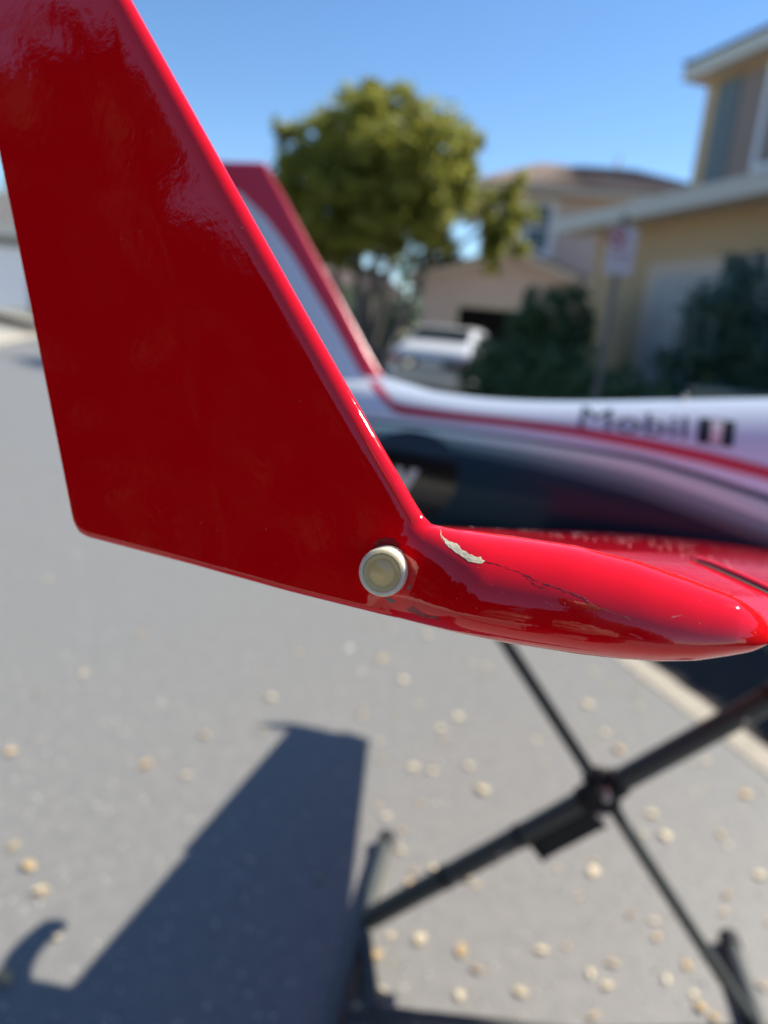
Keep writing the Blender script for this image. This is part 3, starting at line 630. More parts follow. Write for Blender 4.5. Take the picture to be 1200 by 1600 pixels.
patch('glue_smear', [(12.9, -11.3), (15.4, -9.1), (18.6, -10.1), (22.2, -10.6), (25.7, -9.9), (27.0, -10.8), (20.1, -12.2)], M['glue'], 0.12, jag=0.15, seed=6)
patch('paint_nick', [(12.7, -2.6), (13.7, -1.8), (13.6, -3.4), (12.5, -4.0)], M['primer'], 0.12, jag=0.1, seed=7)
patch('paint_nick', [(3.6, -9.4), (4.8, -8.9), (6.2, -8.8), (8.0, -9.3), (7.7, -10.3), (6.0, -10.4)], M['primer'], 0.12, jag=0.08, seed=8)
def hairline(name, pts, w, m, seed, parent=plane):
    rg_ = random.Random(seed); D = []
    for (x0, z0), (x1, z1) in zip(pts[:-1], pts[1:]):
        k = max(2, int(math.hypot(x1 - x0, z1 - z0) / 0.8))
        for j in range(k): D.append((x0 + (x1 - x0) * j / k + rg_.uniform(-.18, .18), z0 + (z1 - z0) * j / k + rg_.uniform(-.28, .28)))
    D.append(pts[-1]); yy = outer([d[0] for d in D], [d[1] for d in D])
    return MB().tube([(x / 1000, (-y + 0.04) / 1000, z / 1000) for (x, z), y in zip(D, yy)], [w * (0.4 + 0.9 * rg_.random()) * (1 - 0.6 * i / len(D)) / 1000 for i in range(len(D))], 5).build(name, m, parent)
hairline('paint_crack', [(37.6, 11.0), (42, 10.9), (47.3, 10.3), (57.1, 8.0), (64.5, 7.0), (70.8, 5.7), (74.2, 3.8), (81.4, 2.4), (86.5, 1.4), (91.4, 0.9)], 0.15, M['crack'], 11)
hairline('paint_crack', [(53, 8.4), (56, 6.6), (58.6, 6.4), (61.7, 5.2)], 0.12, M['crack'], 12)
hairline('paint_crack', [(19.5, 18.0), (21.5, 15.5), (23.0, 14.4)], 0.14, M['chip'], 13)

# ---- fuselage: lofted superellipse sections
FT = [(-960, 150), (-800, 185), (-600, 205), (-430, 216), (-330, 214), (-223, 206), (-134, 206), (-61, 211), (21, 219), (134, 234), (241, 249), (343, 263), (441, 275), (600, 280), (760, 255), (920, 190), (1080, 90)]
FB = [(-960, 110), (-800, 70), (-600, 10), (-400, -45), (-200, -80), (0, -92), (300, -95), (600, -85), (800, -60), (1080, 40)]
FW = [(-960, 14), (-800, 34), (-600, 58), (-400, 78), (-200, 92), (0, 104), (200, 113), (450, 118), (650, 112), (850, 88), (1080, 22)]
fx, ft = smooth_curve(FT, 800, 61); _, fb = smooth_curve(FB, 800, 61); _, fw = smooth_curve(FW, 800, 61)
CR = [(-960, 128), (-600, 130), (-347, 133), (-197, 136), (-60, 135), (60, 132), (144, 129), (250, 112), (353, 91), (500, 60), (700, 30), (900, 40), (1080, 66)]
cx_, cz_ = smooth_curve(CR, 800, 41)
def fus_y(x, z):
    """half width of the fuselage at (x, z): full lower body with a soft shoulder line"""
    t = np.interp(x, fx, ft); b_ = np.interp(x, fx, fb); w = np.interp(x, fx, fw); c = np.interp(x, cx_, cz_)
    up = np.clip((z - c) / np.maximum(t - c, 1), 0, 1); dn = np.clip((c - z) / np.maximum(c - b_, 1), 0, 1)
    wu = w * 0.84 * np.sqrt(np.maximum(0, 1 - up ** 2.6)) * (1 - 0.10 * up)
    # below the line the side first swells out, then tucks under
    wd = w * (0.84 + 0.16 * np.sin(np.clip(dn / .38, 0, 1) * math.pi / 2) ** 1.0) * np.sqrt(np.maximum(0, 1 - np.clip((dn - .30) / .70, 0, 1) ** 2.2))
    return np.where(z >= c, wu, wd)
def fus_part(name, upper, m):
    XS = np.linspace(-960, 1080, 220); n = 44; v = []; f = []
    for x in XS:
        t = np.interp(x, fx, ft); b_ = np.interp(x, fx, fb); c = np.interp(x, cx_, cz_)
        s = np.sin(np.linspace(0, math.pi / 2, n)); z = c + (t - c) * s if upper else c - (c - b_) * s
        y = fus_y(np.full(n, x), np.where(upper, z, np.minimum(z, c - 1e-6))); y[-1] = 0
        ring = [(x, B - a, q) for a, q in zip(y, z)] + [(x, B + a, q) for a, q in list(zip(y, z))[-2::-1]]; v += ring
    k = 2 * n - 1
    for i in range(len(XS) - 1):
        for j in range(k - 1):
            q = (i * k + j, i * k + j + 1, (i + 1) * k + j + 1, (i + 1) * k + j); f.append(q[::-1] if upper else q)
    o_ = mesh(name, np.array(v) / 1000, f, m, plane, True); return o_
fus = fus_part('fuselage', True, M['silver']); fus_part('belly', False, M['gunmetal'])
# end caps hidden in the nose and tail
for x in (-959.5, 1079.5):
    t, b_ = np.interp(x, fx, ft), np.interp(x, fx, fb); n = 40; v = []
    for a in np.linspace(0, 2 * math.pi, n, endpoint=False): v.append((x, B + np.interp(x, fx, fw) * .97 * math.cos(a), (t + b_) / 2 + (t - b_) / 2 * .97 * math.sin(a)))
    v.append((x + (14 if x < 0 else 40) * (-1 if x < 0 else 1), B, (t + b_) / 2)); mesh('nose_cone' if x > 0 else 'tail_cone', np.array(v) / 1000, [(i, (i + 1) % n, n) for i in range(n)], M['silver'] if x < 0 else M['fin_red'], plane, True)
def fus_strip(name, line, hw, m, lift=0.9, side=-1, parent=None):
    """ribbon laid along the fuselage side; line: (x, z) centre line"""
    sx, sz = smooth_curve(line, 200, 9); v = []; f = []; k = 7
    for i, (x, z) in enumerate(zip(sx, sz)):
        w = np.interp(x, [p[0] for p in line], hw) if hasattr(hw, '__len__') else hw
        for j in range(k):
            q = z + w * (2 * j / (k - 1) - 1); v.append((x, B + side * (float(fus_y(x, q)) + lift), q))
    for i in range(len(sx) - 1):
        for j in range(k - 1): f.append((i * k + j, i * k + j + 1, (i + 1) * k + j + 1, (i + 1) * k + j))
    return mesh(name, np.array(v) / 1000, f, m, parent or fus, True)
STR = [(-318, 166), (-299, 159), (-200, 158), (-82, 159), (32, 157), (141, 150), (246, 140), (347, 126), (500, 104), (700, 90), (900, 90)]
for s in (-1, 1): fus_strip('side_stripe', STR, [8, 10, 9, 8, 8.5, 9.5, 10.5, 11, 12, 12, 8], M['stripe'], side=s)
for s in (-1, 1): fus_strip('pale_reflection_band', [(-600, 118), (-347, 121), (-197, 124), (-60, 121), (60, 115), (144, 108), (250, 88), (353, 64), (500, 30), (700, 2), (900, 22)], [4, 5, 6, 7, 9, 11, 13, 15, 16, 14, 6], M['pale_reflection'], lift=0.9, side=s)  # strips paint a soft grey reflection fading down the belly
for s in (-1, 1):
    fus_strip('grey_reflection_band', [(-600, 110), (-347, 111), (-197, 112), (-60, 107), (60, 98), (144, 88), (250, 65), (353, 39), (500, 6), (700, -20), (900, 6)], [4, 5, 6, 7, 8, 9, 10, 10, 10, 9, 6], M['mid_reflection'], lift=0.8, side=s)
    fus_strip('slate_reflection', [(-600, 102), (-347, 101), (-197, 100), (-60, 93), (60, 82), (144, 70), (250, 46), (353, 20), (500, -13), (700, -38), (900, -6)], [4, 5, 6, 7, 8, 9, 9, 9, 9, 9, 6], M['dark_reflection'], lift=0.7, side=s)
def letters(name, txt, x0, z0, h, m, width=None, lift=1.0, shear=0.0, parent=None, bold=0.0):
    cu = bpy.data.curves.new('text', 'FONT'); cu.body = txt; cu.size = 1; cu.offset = bold; ob = bpy.data.objects.new('text', cu); COL.objects.link(ob)
    bpy.context.view_layer.update(); dg = bpy.context.evaluated_depsgraph_get(); me = bpy.data.meshes.new_from_object(ob.evaluated_get(dg)); bpy.data.objects.remove(ob)
    bm = bmesh.new(); bm.from_mesh(me); xs_ = [v_.co.x for v_ in bm.verts]; zs_ = [v_.co.y for v_ in bm.verts]
    x_0, x_1, z_0, z_1 = min(xs_), max(xs_), min(zs_), max(zs_); sz = h / (z_1 - z_0); sx = (width / (x_1 - x_0)) if width else sz
    for v_ in bm.verts: v_.co = Vector(((v_.co.x - x_0) * sx + shear * (v_.co.y - z_0) * sz + x0, (v_.co.y - z_0) * sz + z0, 0))
    for s in np.arange(z0 + 4, z0 + h, 5): bmesh.ops.bisect_plane(bm, geom=bm.verts[:] + bm.edges[:] + bm.faces[:], plane_co=(0, s, 0), plane_no=(0, 1, 0))
    for v_ in bm.verts: x, z = v_.co.x, v_.co.y; v_.co = Vector((x, B - float(fus_y(x, z)) - lift, z)) / 1000
    return MB().bm(bm).build(name, m, parent or fus)
def fus_patch(name, poly, m, lift, parent=None):
    bm = bmesh.new(); bm.faces.new([bm.verts.new((x, z, 0)) for x, z in poly])
    zs_ = [p[1] for p in poly]; xs_ = [p[0] for p in poly]
    for s in np.arange(min(zs_) + 4, max(zs_), 5): bmesh.ops.bisect_plane(bm, geom=bm.verts[:] + bm.edges[:] + bm.faces[:], plane_co=(0, s, 0), plane_no=(0, 1, 0))
    for s in np.arange(min(xs_) + 8, max(xs_), 10): bmesh.ops.bisect_plane(bm, geom=bm.verts[:] + bm.edges[:] + bm.faces[:], plane_co=(s, 0, 0), plane_no=(1, 0, 0))
    for v_ in bm.verts: x, z = v_.co.x, v_.co.y; v_.co = Vector((x, B - float(fus_y(x, z)) - lift, z)) / 1000
    return MB().bm(bm).build(name, m, parent or fus, True)
letters('sponsor_lettering', 'Mobil', 36, 166, 40, M['letter'], width=176, bold=0.0)
nb = fus_patch('number_box', [(229, 162), (286, 162), (286, 207), (229, 207)], M['letter'], 1.0)
letters('number', '1', 249, 165, 39, M['white'], width=18, lift=1.6, parent=nb, bold=0.02)
ell = [(-256 + 94 * math.copysign(abs(math.cos(a)) ** .9, math.cos(a)), 40 + 82 * math.copysign(abs(math.sin(a)) ** .9, math.sin(a))) for a in np.linspace(0, 2 * math.pi, 48, endpoint=False)]
lg = fus_patch('oval_logo', ell, M['blackpaint'], 1.0)
letters('logo_lettering', 'tw', -352, -8, 72, M['white'], width=108, lift=1.8, shear=0.12, parent=lg, bold=0.03)

# ---- fin with red leading band, tailplane, canopy
FLE = [(195, -332), (212, -345), (237, -371), (261, -391), (377, -478.6), (489, -567), (585, -640), (640, -685)]
FIN = [(195, -300), (212, -345 + 8), (221, -399), (330, -485.6), (455, -590.8), (524, -660), (575, -728), (600, -790), (640, -840)]
def fle(z): return np.interp(z, *zip(*FLE))
def fin_in(z): return np.minimum(np.interp(z, *zip(*FIN)), fle(z) - 4)
def fte(z): return np.interp(z, [150, 640], [-870, -860])
zz = np.concatenate([np.linspace(185, 632, 70), [637, 641, 643, 644]])
def fin_mesh(name, c0, c1, m, n=24):
    v = []; f = []
    for z in zz:
        L_, T_ = fle(z), fte(z); ch = L_ - T_; i_ = (L_ - fin_in(z)) / ch
        a0, a1 = (0, i_) if c0 == 0 else (i_, 1.0); c = a0 + (a1 - a0) * ((1 - np.cos(np.linspace(0, math.pi / (2 if c0 == 0 else 2), n))) if c0 == 0 else np.linspace(0, 1, n))
        t, b_ = naca(np.clip(c, 0, 1), 0.10, 0.0); k_ = np.clip((644.5 - z) / 12, 0, 1) ** .5
        v += [(L_ - ci * ch, B - ti * ch * k_, z) for ci, ti in zip(c, t)] + [(L_ - ci * ch, B + ti * ch * k_, z) for ci, ti in zip(c[::-1], t[::-1])]
    k = 2 * n
    for i in range(len(zz) - 1):
        for j in range(k - 1): f.append((i * k + j, i * k + j + 1, (i + 1) * k + j + 1, (i + 1) * k + j))
    f.append(tuple((len(zz) - 1) * k + j for j in range(k)))
    return mesh(name, np.array(v) / 1000, f, m, plane, True)
fin_mesh('fin', 1, 1, M['silver']); fin_mesh('fin_leading_edge', 0, 0, M['fin_red'])
# red band running down the fuselage shoulder from the fin to the stripe
MB_ = []
def fillet(name, m):
    """moulded fairing in front of the fin"""
    v = []; f = []; XS = np.linspace(-400, -170, 40); n = 21
    for x in XS:
        t = np.interp(x, fx, ft); u = (x + 400) / 230; h = 22 * (1 - u) ** 2.2; w = 26 * (1 - u) ** 1.2 + 2
        for j in range(n):
            a = j / (n - 1) * 2 - 1; v.append((x, B + a * w, t + h * (1 - a * a) - 2 - 3.0 * a * a - w * w * a * a / 90))
    for i in range(len(XS) - 1):
        for j in range(n - 1): f.append((i * n + j, i * n + j + 1, (i + 1) * n + j + 1, (i + 1) * n + j))
    return mesh(name, np.array(v) / 1000, f, m, plane, True)
fillet('fin_fairing', M['silver'])
for s in (-1, 1):
    v = []; f = []; L_ = 40
    for i in range(L_):
        t = i / (L_ - 1); x = -372 + 62 * t; z = 212 - 50 * t
        for j in range(5):
            q = x + (j / 4 - .5) * 22; z_ = min(z, np.interp(q, fx, ft) - .5); v.append((q, B + s * (float(fus_y(q, z_)) + 1.0), z_))
    for i in range(L_ - 1):
        for j in range(4): f.append((i * 5 + j, i * 5 + j + 1, (i + 1) * 5 + j + 1, (i + 1) * 5 + j))
    mesh('side_stripe', np.array(v) / 1000, f, M['stripe'], fus, True)
v = []; f = []; n = 40; c = (1 - np.cos(np.linspace(0, math.pi, n))) / 2
S = np.linspace(-1, 1, 41)
for s in S:
    L_ = -730 - 90 * abs(s); T_ = -905 - 10 * abs(s); ch = L_ - T_; t, b_ = naca(c, .09, 0); k_ = max(.05, (1 - abs(s) ** 12)) ** .5
    v += [(L_ - ci * ch, B + s * 300, 120 + ti * ch * k_) for ci, ti in zip(c, t)] + [(L_ - ci * ch, B + s * 300, 120 + bi * ch * k_) for ci, bi in zip(c[::-1], b_[::-1])]
for i in range(len(S) - 1):
    for j in range(2 * n): f.append((i * 2 * n + j, i * 2 * n + (j + 1) % (2 * n), (i + 1) * 2 * n + (j + 1) % (2 * n), (i + 1) * 2 * n + j)[::-1])
mesh('tailplane', np.array(v) / 1000, f, M['silver'], plane, True)
M['canopy'] = mat('smoked_canopy', (0.01, 0.011, 0.013), 0.06, coat=1)
v = []; f = []; XS = np.linspace(500, 860, 40); n = 25
for x in XS:
    u = (x - 500) / 360; t = np.interp(x, fx, ft); h = 85 * math.sin(math.pi * u ** .8) ** .7 if 0 < u < 1 else 0; w = 72 * math.sin(math.pi * u) ** .6 if 0 < u < 1 else 1
    for j in range(n):
        a = math.pi * j / (n - 1); v.append((x, B + w * math.cos(a), t - 30 + (h + 28) * math.sin(a)))
for i in range(len(XS) - 1):
    for j in range(n - 1): f.append((i * n + j, i * n + j + 1, (i + 1) * n + j + 1, (i + 1) * n + j))
mesh('canopy', np.array(v) / 1000, f, M['canopy'], plane, True)
# small brass latch pin on the spine
MB().lathe([(.0001, .012), (.004, .011), (.0045, .006), (.003, 0)], (.205, B / 1000 - .02, .2405), (0, -.1, 1), 20).build('latch_pin', M['steel'], plane, True)
# slot in the wing's leading edge near the tip: shade painted as a flat dark patch, raised lip
v = []; f = []; n = 24
def lip(name, off_y, hw, m, lift, x0=120, x1=158, y0=104):
    P = []
    for i in range(n):
        t = i / (n - 1); x = x0 + (x1 - x0) * t; y = y0 - (t * 56) + off_y
        s = y / B; xx, tp_, bp_ = wing_section(s); x = min(x, xx[0] - 3); P.append(Vector((x, y, float(np.interp(x, xx[::-1], tp_[::-1])) + lift)) / 1000)
    return MB().tube(P, [hw / 1000 * min(1, 3 * math.sin(math.pi * (i + .5) / n) ** .5) for i in range(n)], 10).build(name, m, plane, True)
lip('slot_lip', 8, 2.6, M['red'], 0.2)
v = []; f = []
for i in range(n):
    t = i / (n - 1); w_ = 6.0 * min(1, 2.2 * math.sin(math.pi * (i + .3) / (n + .5)) ** .5)
    for j in range(5):
        y = 104 - 56 * t + w_ * (j / 2 - 1); xx, tp_, bp_ = wing_section(y / B); x = min(120 + 38 * t, xx[0] - 2.5); v.append((x, y, float(np.interp(x, xx[::-1], tp_[::-1])) + .22))
for i in range(n - 1):
    for j in range(4): f.append((i * 5 + j, i * 5 + j + 1, (i + 1) * 5 + j + 1, (i + 1) * 5 + j))
mesh('slot_shade', np.array(v) / 1000, f, M['rubber'], plane, True)
# root fairings between wing and fuselage
for sg_ in (-1, 1):
    v = []; f = []; n_ = 20; XS = np.linspace(-300, 420, 40)
    for x in XS:
        k = math.sin(math.pi * (x + 300) / 720) ** .7 if -300 < x < 420 else 0.0
        for a in np.linspace(0, 2 * math.pi, n_, endpoint=False): v.append((x, B + sg_ * (62 + 82 * k * max(0.0, math.cos(a))), -72 + 24 * k * math.sin(a)))
    for i in range(len(XS) - 1):
        for j in range(n_): f.append((i * n_ + j, i * n_ + (j + 1) % n_, (i + 1) * n_ + (j + 1) % n_, (i + 1) * n_ + j))
    mesh('root_fairing', np.array(v) / 1000, f, M['red'], plane, True)
# dust on the wing
dv = []; df = []
for i in range(360):
    y = 130 + 800 * RNG.random() ** 1.3; s = y / B; xx, tp_, bp_ = wing_section(s); x = xx[-1] + (xx[0] - xx[-1]) * (0.25 + .7 * RNG.random())
    z = float(np.interp(x, xx[::-1], tp_[::-1])) + .15; r_ = .18 + .42 * RNG.random() ** 2; k = len(dv); h = r_ * .8
    dv += [(x - r_, y, z - .2), (x, y - r_, z - .2), (x + r_, y, z - .2), (x, y + r_, z - .2), (x, y, z + h)]; df += [(k, k + 1, k + 4), (k + 1, k + 2, k + 4), (k + 2, k + 3, k + 4), (k + 3, k, k + 4)]
mesh('dust', np.array(dv) / 1000, df, M['dust'], plane, kind='stuff')

# fine dust on the tip and winglet
dv = []; df = []
while len(dv) < 5 * 170:
    x = RNG.uniform(-200, 125); z = RNG.uniform(-14, 190) if RNG.random() < .45 else RNG.uniform(-14, 19)
    if z < zl(x) + 1.5 or z > zu(x) - 1.0: continue
    y = ysurf(x, z); r_ = .05 + .13 * RNG.random() ** 3; k = len(dv)
    dv += [(x - r_, y + .03, z), (x, y + .03, z - r_), (x + r_, y + .03, z), (x, y + .03, z + r_), (x, y - r_ * .6, z)]; df += [(k, k + 1, k + 4), (k + 1, k + 2, k + 4), (k + 2, k + 3, k + 4), (k + 3, k, k + 4)]
mesh('dust', np.array(dv) / 1000, df, M['dust'], plane, kind='stuff')
for i, (x, z, dx, dz) in enumerate([(-40, 28, 3.2, -.6), (14, 2, 3, 3.2), (17, 6, 2.2, 3.0), (-12, 40, 2.2, -.2), (60, 2, 4, -.5), (98, 4, 3, 1.2)]):
    hairline('scratch', [(x, z), (x + dx * .5, z + dz * .4), (x + dx, z + dz)], .07, M['glue'] if i < 4 else M['dust'], 30 + i)

# ------------------------------------------------------------------ the folding stand
st = empty('folding_stand', 'black folding stand of crossed tubes under the model aircraft', 'stand', (0.45, 1.25, 0))
O = Vector((0.45, 1.25, 0))
def LP(p): return Vector(p) - O
TR = 0.0228; tr_ = 0.0125
A0 = LP((0.05, 1.31, .035)); A1 = LP((0.904, 1.152, .895))
mb = MB().tube([A0, A1], TR, 24); leg1 = mb.build('leg', M['tube'], st, 'auto')
B0 = LP((0.829, 1.16, .026)); B1 = LP((0.205, 1.292, .805))
MB().tube([B0, B1], tr_, 20).build('leg', M['tube'], st, 'auto')
# floor bars
MB().tube([LP((0.082, 1.565, .022)), LP((0.035, 1.30, .022)), LP((-0.01, 1.02, .022))], 0.018, 18).build('floor_bar', M['tube'], st, 'auto')
MB().tube([LP((0.876, 1.335, .022)), LP((0.845, 1.15, .022)), LP((0.815, .98, .022))], 0.018, 18).build('floor_bar', M['tube'], st, 'auto')
MB().tube([LP((-0.01, 1.10, .024)), LP((0.83, 1.08, .024))], 0.0125, 18).build('cross_bar', M['tube'], st, 'auto')
MB().tube([LP((0.045, 1.27, .03)), LP((0.07, 1.10, .03))], 0.013, 14).build('brace', M['tube'], st, 'auto')
for p, q in (((0.082, 1.565), (.0875, 1.60)), ((-.01, 1.02), (-.0165, .985)), ((.876, 1.335), (.882, 1.37)), ((.815, .98), (.809, .945))):
    MB().tube([LP((*p, .022)), LP((*q, .022))], .022, 16).build('rubber_foot', M['rubber'], st, 'auto')
# hinge where the tubes cross
dA = (A1 - A0).normalized(); dB = (B1 - B0).normalized()
tA = 0.55
def at_x(P, D, x): return P + D * ((x - P.x) / D.x)
from mathutils import geometry as mg
hA_, hB_ = mg.intersect_line_line(A0, A1, B0, B1); hc = (hA_ + hB_) / 2
MB().tube([hA_ - dA * .045, hA_ + dA * .045], TR + .006, 20).build('hinge_sleeve', M['rubber'], st, 'auto')
MB().tube([hB_ - dB * .04, hB_ + dB * .04], tr_ + .008, 20).build('hinge_sleeve', M['rubber'], st, 'auto')
hn = dA.cross(dB).normalized(); hn = hn if hn.y < 0 else -hn
hb = MB().lathe([(.026, -.045), (.026, .040), (.022, .046), (0.0001, .047)], hc, hn, 24).build('hinge', M['rubber'], st, 'auto')
for s in (-1, 1): MB().lathe([(.009, .03), (.009, .054), (.006, .058), (.0001, .058)], hc + dA * .015 * s + dB * .012 * s, hn, 12).build('bolt', M['steel'], hb, 'auto')
# locking block under the thick tube
dn = dA.cross(hn).normalized(); dn = dn if dn.z < 0 else -dn
bm = bmesh.new(); bmesh.ops.create_cube(bm, size=1)
bm.transform(Matrix.Translation(hA_ - dA * .105 + dn * .034) @ Matrix((dA, dn, hn)).transposed().to_4x4() @ Matrix.Diagonal((.14, .030, .045, 1)))
bmesh.ops.bevel(bm, geom=bm.edges[:], offset=.006, segments=2, affect='EDGES')
MB().bm(bm).build('lock_block', M['rubber'], st, 'auto')
for t_ in (.18, .34, .80):
    q_ = A0.lerp(A1, t_); MB().tube([q_ - dA * .006, q_ + dA * .006], TR + .0022, 20).build('collar', M['rubber'], st, 'auto')
for t_ in (.3, .75):
    q_ = A0.lerp(A1, t_) + hn * TR; MB().lathe([(.006, -.002), (.006, .003), (.004, .005), (.0001, .005)], q_, hn, 10).build('bolt', M['steel'], st, 'auto')
# padded cradle carrying the fuselage: far arm turns up
cr = MB(); cr.tube([B1, LP((0.185, 1.32, .825)), LP((0.140, 1.375, .80)), LP((0.108, 1.41, .80)), LP((0.098, 1.44, .80)), LP((0.096, 1.47, .80)), LP((0.104, 1.51, .80)), LP((0.124, 1.55, .80))], 0.023, 18).build('cradle_arm', M['rubber'], st, True)
MB().tube([A1, LP((0.93, 1.30, .89)), LP((0.94, 1.40, .90))], 0.03, 18).build('cradle_arm', M['rubber'], st, True)

# ------------------------------------------------------------------ the photographer, mirrored in the gloss paint
M['shirt'] = mat('dark_shirt', (0.014, 0.016, 0.022), 0.9); M['jeans'] = mat('dark_jeans', (0.016, 0.02, 0.034), 0.9); M['skin'] = mat('skin', (0.42, 0.24, 0.16), 0.5); M['hair'] = mat('dark_hair', (0.012, 0.009, 0.007), 0.6)
who = empty('person', 'person in dark shirt and jeans standing behind the viewpoint holding a phone', 'person', (0, -.64, 0))
def skin(name, V, E, rad, m, sub=2, root=0):
    me = bpy.data.meshes.new(name); me.from_pydata(V, E, []); me.materials.append(m); o = bpy.data.objects.new(name, me); COL.objects.link(o); o.parent = who
    md = o.modifiers.new('skin', 'SKIN'); md.use_smooth_shade = True
    for k, r_ in enumerate(rad):
        d = me.skin_vertices[0].data[k]; d.radius = r_ if hasattr(r_, '__len__') else (r_, r_); d.use_root = (k == root)
    s2 = o.modifiers.new('sub', 'SUBSURF'); s2.levels = s2.render_levels = sub; return o
bv = [(0, 0, .96), (0, .0, 1.12), (0, .01, 1.30), (0, .02, 1.46), (0, .05, 1.58), (0, .09, 1.70)]; be = [(0, 1), (1, 2), (2, 3), (3, 4), (4, 5)]; br = [(.155, .11), (.15, .105), (.17, .115), (.15, .10), (.06, .06), (.055, .055)]
for sg_ in (-1, 1):
    k = len(bv); bv += [(sg_ * .17, .02, 1.45), (sg_ * .235, .12, 1.32), (sg_ * .225, .24, 1.20), (sg_ * .155, .42, 1.20), (sg_ * .085, .575, 1.215)]; be += [(3, k), (k, k + 1), (k + 1, k + 2), (k + 2, k + 3), (k + 3, k + 4)]; br += [.065, .055, .048, .040, .028]
    k = len(bv); bv += [(sg_ * .10, 0, .86), (sg_ * .115, .02, .50), (sg_ * .12, -.02, .10), (sg_ * .13, .11, .045)]; be += [(0, k), (k, k + 1), (k + 1, k + 2), (k + 2, k + 3)]; br += [.095, .065, .048, .042]
skin('body', bv, be, br, M['shirt'])
hd = MB(); bm = bmesh.new(); bmesh.ops.create_uvsphere(bm, u_segments=32, v_segments=24, radius=1)
for v_ in bm.verts:
    x, y, z = v_.co; jaw = 1 - .28 * max(0, -z) ** 1.3; nose = .17 * math.exp(-((x / .16) ** 2 + ((z + .10) / .22) ** 2)) * (y > .3); eye = -.05 * sum(math.exp(-(((x - e_) / .16) ** 2 + ((z - .08) / .10) ** 2)) for e_ in (-.36, .36)) * (y > .3)
    v_.co = Vector((x * .078 * jaw, (y * .5 * (2 if y > 0 else 2) * .098) * (jaw * .3 + .7) + (nose + eye) * .098 + .13, z * .118 + 1.79))
hd.bm(bm).build('head', M['skin'], who, True)
hr = MB(); bm = bmesh.new(); bmesh.ops.create_uvsphere(bm, u_segments=32, v_segments=24, radius=1)
bmesh.ops.delete(bm, geom=[v_ for v_ in bm.verts if v_.co.z < .12 and v_.co.y > -.35 or v_.co.z < -.35 or (v_.co.y > .62 and v_.co.z < .5)], context='VERTS')
for v_ in bm.verts: v_.co = Vector((v_.co.x * .086, v_.co.y * .106 + .125, v_.co.z * .128 + 1.795))
hr.bm(bm).build('hair', M['hair'], who, True)
for sg_ in (-1, 1):
    skin('hand', [(sg_ * .085, 0.575, 1.215), (sg_ * .058, 0.605, 1.235), (sg_ * .046, 0.616, 1.27), (sg_ * .040, 0.632, 1.25), (sg_ * .043, 0.632, 1.232), (sg_ * .048, 0.628, 1.214), (sg_ * .052, .624, 1.198), (sg_ * .012, 0.624, 1.255), (sg_ * .012, 0.635, 1.25), (sg_ * .014, 0.635, 1.232), (sg_ * .02, 0.632, 1.214), (sg_ * .026, .628, 1.198)],
         [(0, 1), (1, 2), (1, 3), (1, 4), (1, 5), (1, 6), (2, 7), (3, 8), (4, 9), (5, 10), (6, 11)], [.026, .022, .011, .009, .009, .009, .008, .009, .0075, .0075, .0075, .007], M['skin'], 2)
ph = MB(); bm = bmesh.new(); bmesh.ops.create_cube(bm, size=1)
pc = Vector((0, 0, CAM_H)) - _f * .017 - _u * .052 + _r * .018
bm.transform(Matrix.Translation(pc) @ Matrix((_r, _f, _u)).transposed().to_4x4() @ Matrix.Diagonal((.072, .008, .147, 1)))
bmesh.ops.bevel(bm, geom=bm.edges[:], offset=.003, segments=2, affect='EDGES')
ph.bm(bm); phone = ph.build('phone', M['rubber'], None, label='dark phone held up in both hands behind the viewpoint', cat='phone')

# ------------------------------------------------------------------ dry leaves on the road
def leaf_mesh(seed, long):
    rg_ = random.Random(seed); n = 9; v = []; f = []
    for i in range(n):
        t = i / (n - 1); w = math.sin(math.pi * t ** .85) ** .9 * .5 * long + .01; c = rg_.uniform(-.02, .02)
        z = .06 * math.sin(math.pi * t) + .03 * t
        v += [(t - .5, -w, z + w * .18), (t - .5, c, z), (t - .5, w, z + w * .14 + rg_.uniform(0, .03))]
    for i in range(n - 1):
        for j in range(2): f.append((3 * i + j, 3 * i + j + 1, 3 * i + 4 + j, 3 * i + 3 + j))
    return v, f
LM = []
for k in range(4):
    v, f = leaf_mesh(k, (.42, .6, .34, .75)[k]); o = mesh('dry_leaf', v, f, (M['leafpale'], M['leafdry'], M['leaftan'], M['leafpale'])[k], None, True); LM.append(o.data)
    bpy.data.objects.remove(o)
def leaf(x, y, size, rz, k, label, tilt=None):
    o = bpy.data.objects.new('dry_leaf', LM[k]); COL.objects.link(o)
    o.location = (x, y, .004 + size * .04); o.scale = (size,) * 3; o.rotation_euler = tilt or (random.uniform(-.16, .16), random.uniform(-.14, .14), rz)
    o['label'] = label; o['category'] = 'leaf'; o['group'] = 'dry leaves scattered on the road'
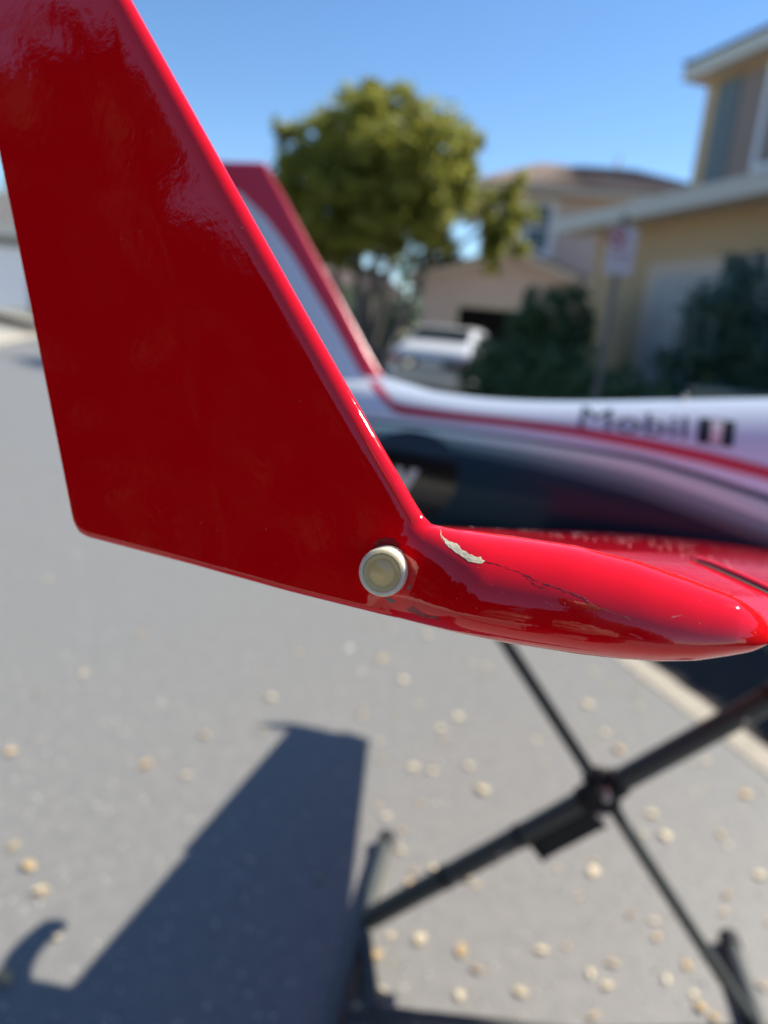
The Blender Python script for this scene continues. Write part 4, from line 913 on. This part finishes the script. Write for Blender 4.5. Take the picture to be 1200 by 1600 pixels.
BIG = [((-0.628, 1.832), .042, .5, 1, 'large dry leaf lying alone left of the big shadow'), ((-0.50, 1.80), .034, .2, 0, 'pale dry leaf lying between the big leaf and the shadow edge'),
       ((0.07, 1.245), .036, .3, 1, 'dry leaf beside the left floor bar of the stand'), ((0.17, 1.30), .034, 1.1, 3, 'pale rounded leaf right of the stand foot below the thick tube'),
       ((0.26, 1.28), .036, 1.5, 1, 'upright dry leaf midway along the front cross bar'), ((0.29, 1.235), .034, -.4, 2, 'narrow curled leaf just behind the front cross bar'),
       ((0.44, 1.30), .030, .0, 0, 'pale leaf to the right, near the thin tube'), ((0.565, 1.225), .024, .2, 3, 'small round leaf near the right foot of the stand'),
       ((-0.66, 1.115), .044, -.5, 1, 'brown leaf in the shadow at the lower left corner')]
for (x, y), s, rz, k, lab in BIG: leaf(x, y, s, rz, k, lab)
rl = random.Random(19); n_ = 0
while n_ < 270:
    a = 1.15 + 5.5 * rl.random() ** 1.3; x = rl.uniform(-1, 1) * (0.35 + .62 * a) + .10 * a
    l = x * math.cos(SA) + a * math.sin(SA)
    if l > 1.88 or l < -4: continue
    if x < -.1 and rl.random() < .62: continue
    if -.6 < x < .03 and a < 2.1 and rl.random() < .85: continue
    leaf(x, a, (.012 + .025 * rl.random() ** 1.7) * (1 + .06 * a), rl.uniform(0, 6.28), rl.randrange(4), 'small dry leaf scattered on the sunlit asphalt'); n_ += 1
gv = []; gf = []
for i in range(3200):
    a = 1.0 + 4.0 * RNG.random() ** 1.4; x = RNG.uniform(-1, 1) * (.3 + .65 * a) + .1 * a
    if x * math.cos(SA) + a * math.sin(SA) > 1.9: continue
    r_ = .0018 + .0045 * RNG.random() ** 3; k = len(gv); t = RNG.random() * 6.28
    for j in range(4): gv.append((x + r_ * math.cos(t + j * 1.571), a + r_ * math.sin(t + j * 1.571), .001))
    gv.append((x + RNG.uniform(-.3, .3) * r_, a + RNG.uniform(-.3, .3) * r_, .001 + r_ * RNG.uniform(.6, 1.2)))
    gf += [(k + j, k + (j + 1) % 4, k + 4) for j in range(4)]
mesh('grit', gv, gf, M['grit'], None, kind='stuff')
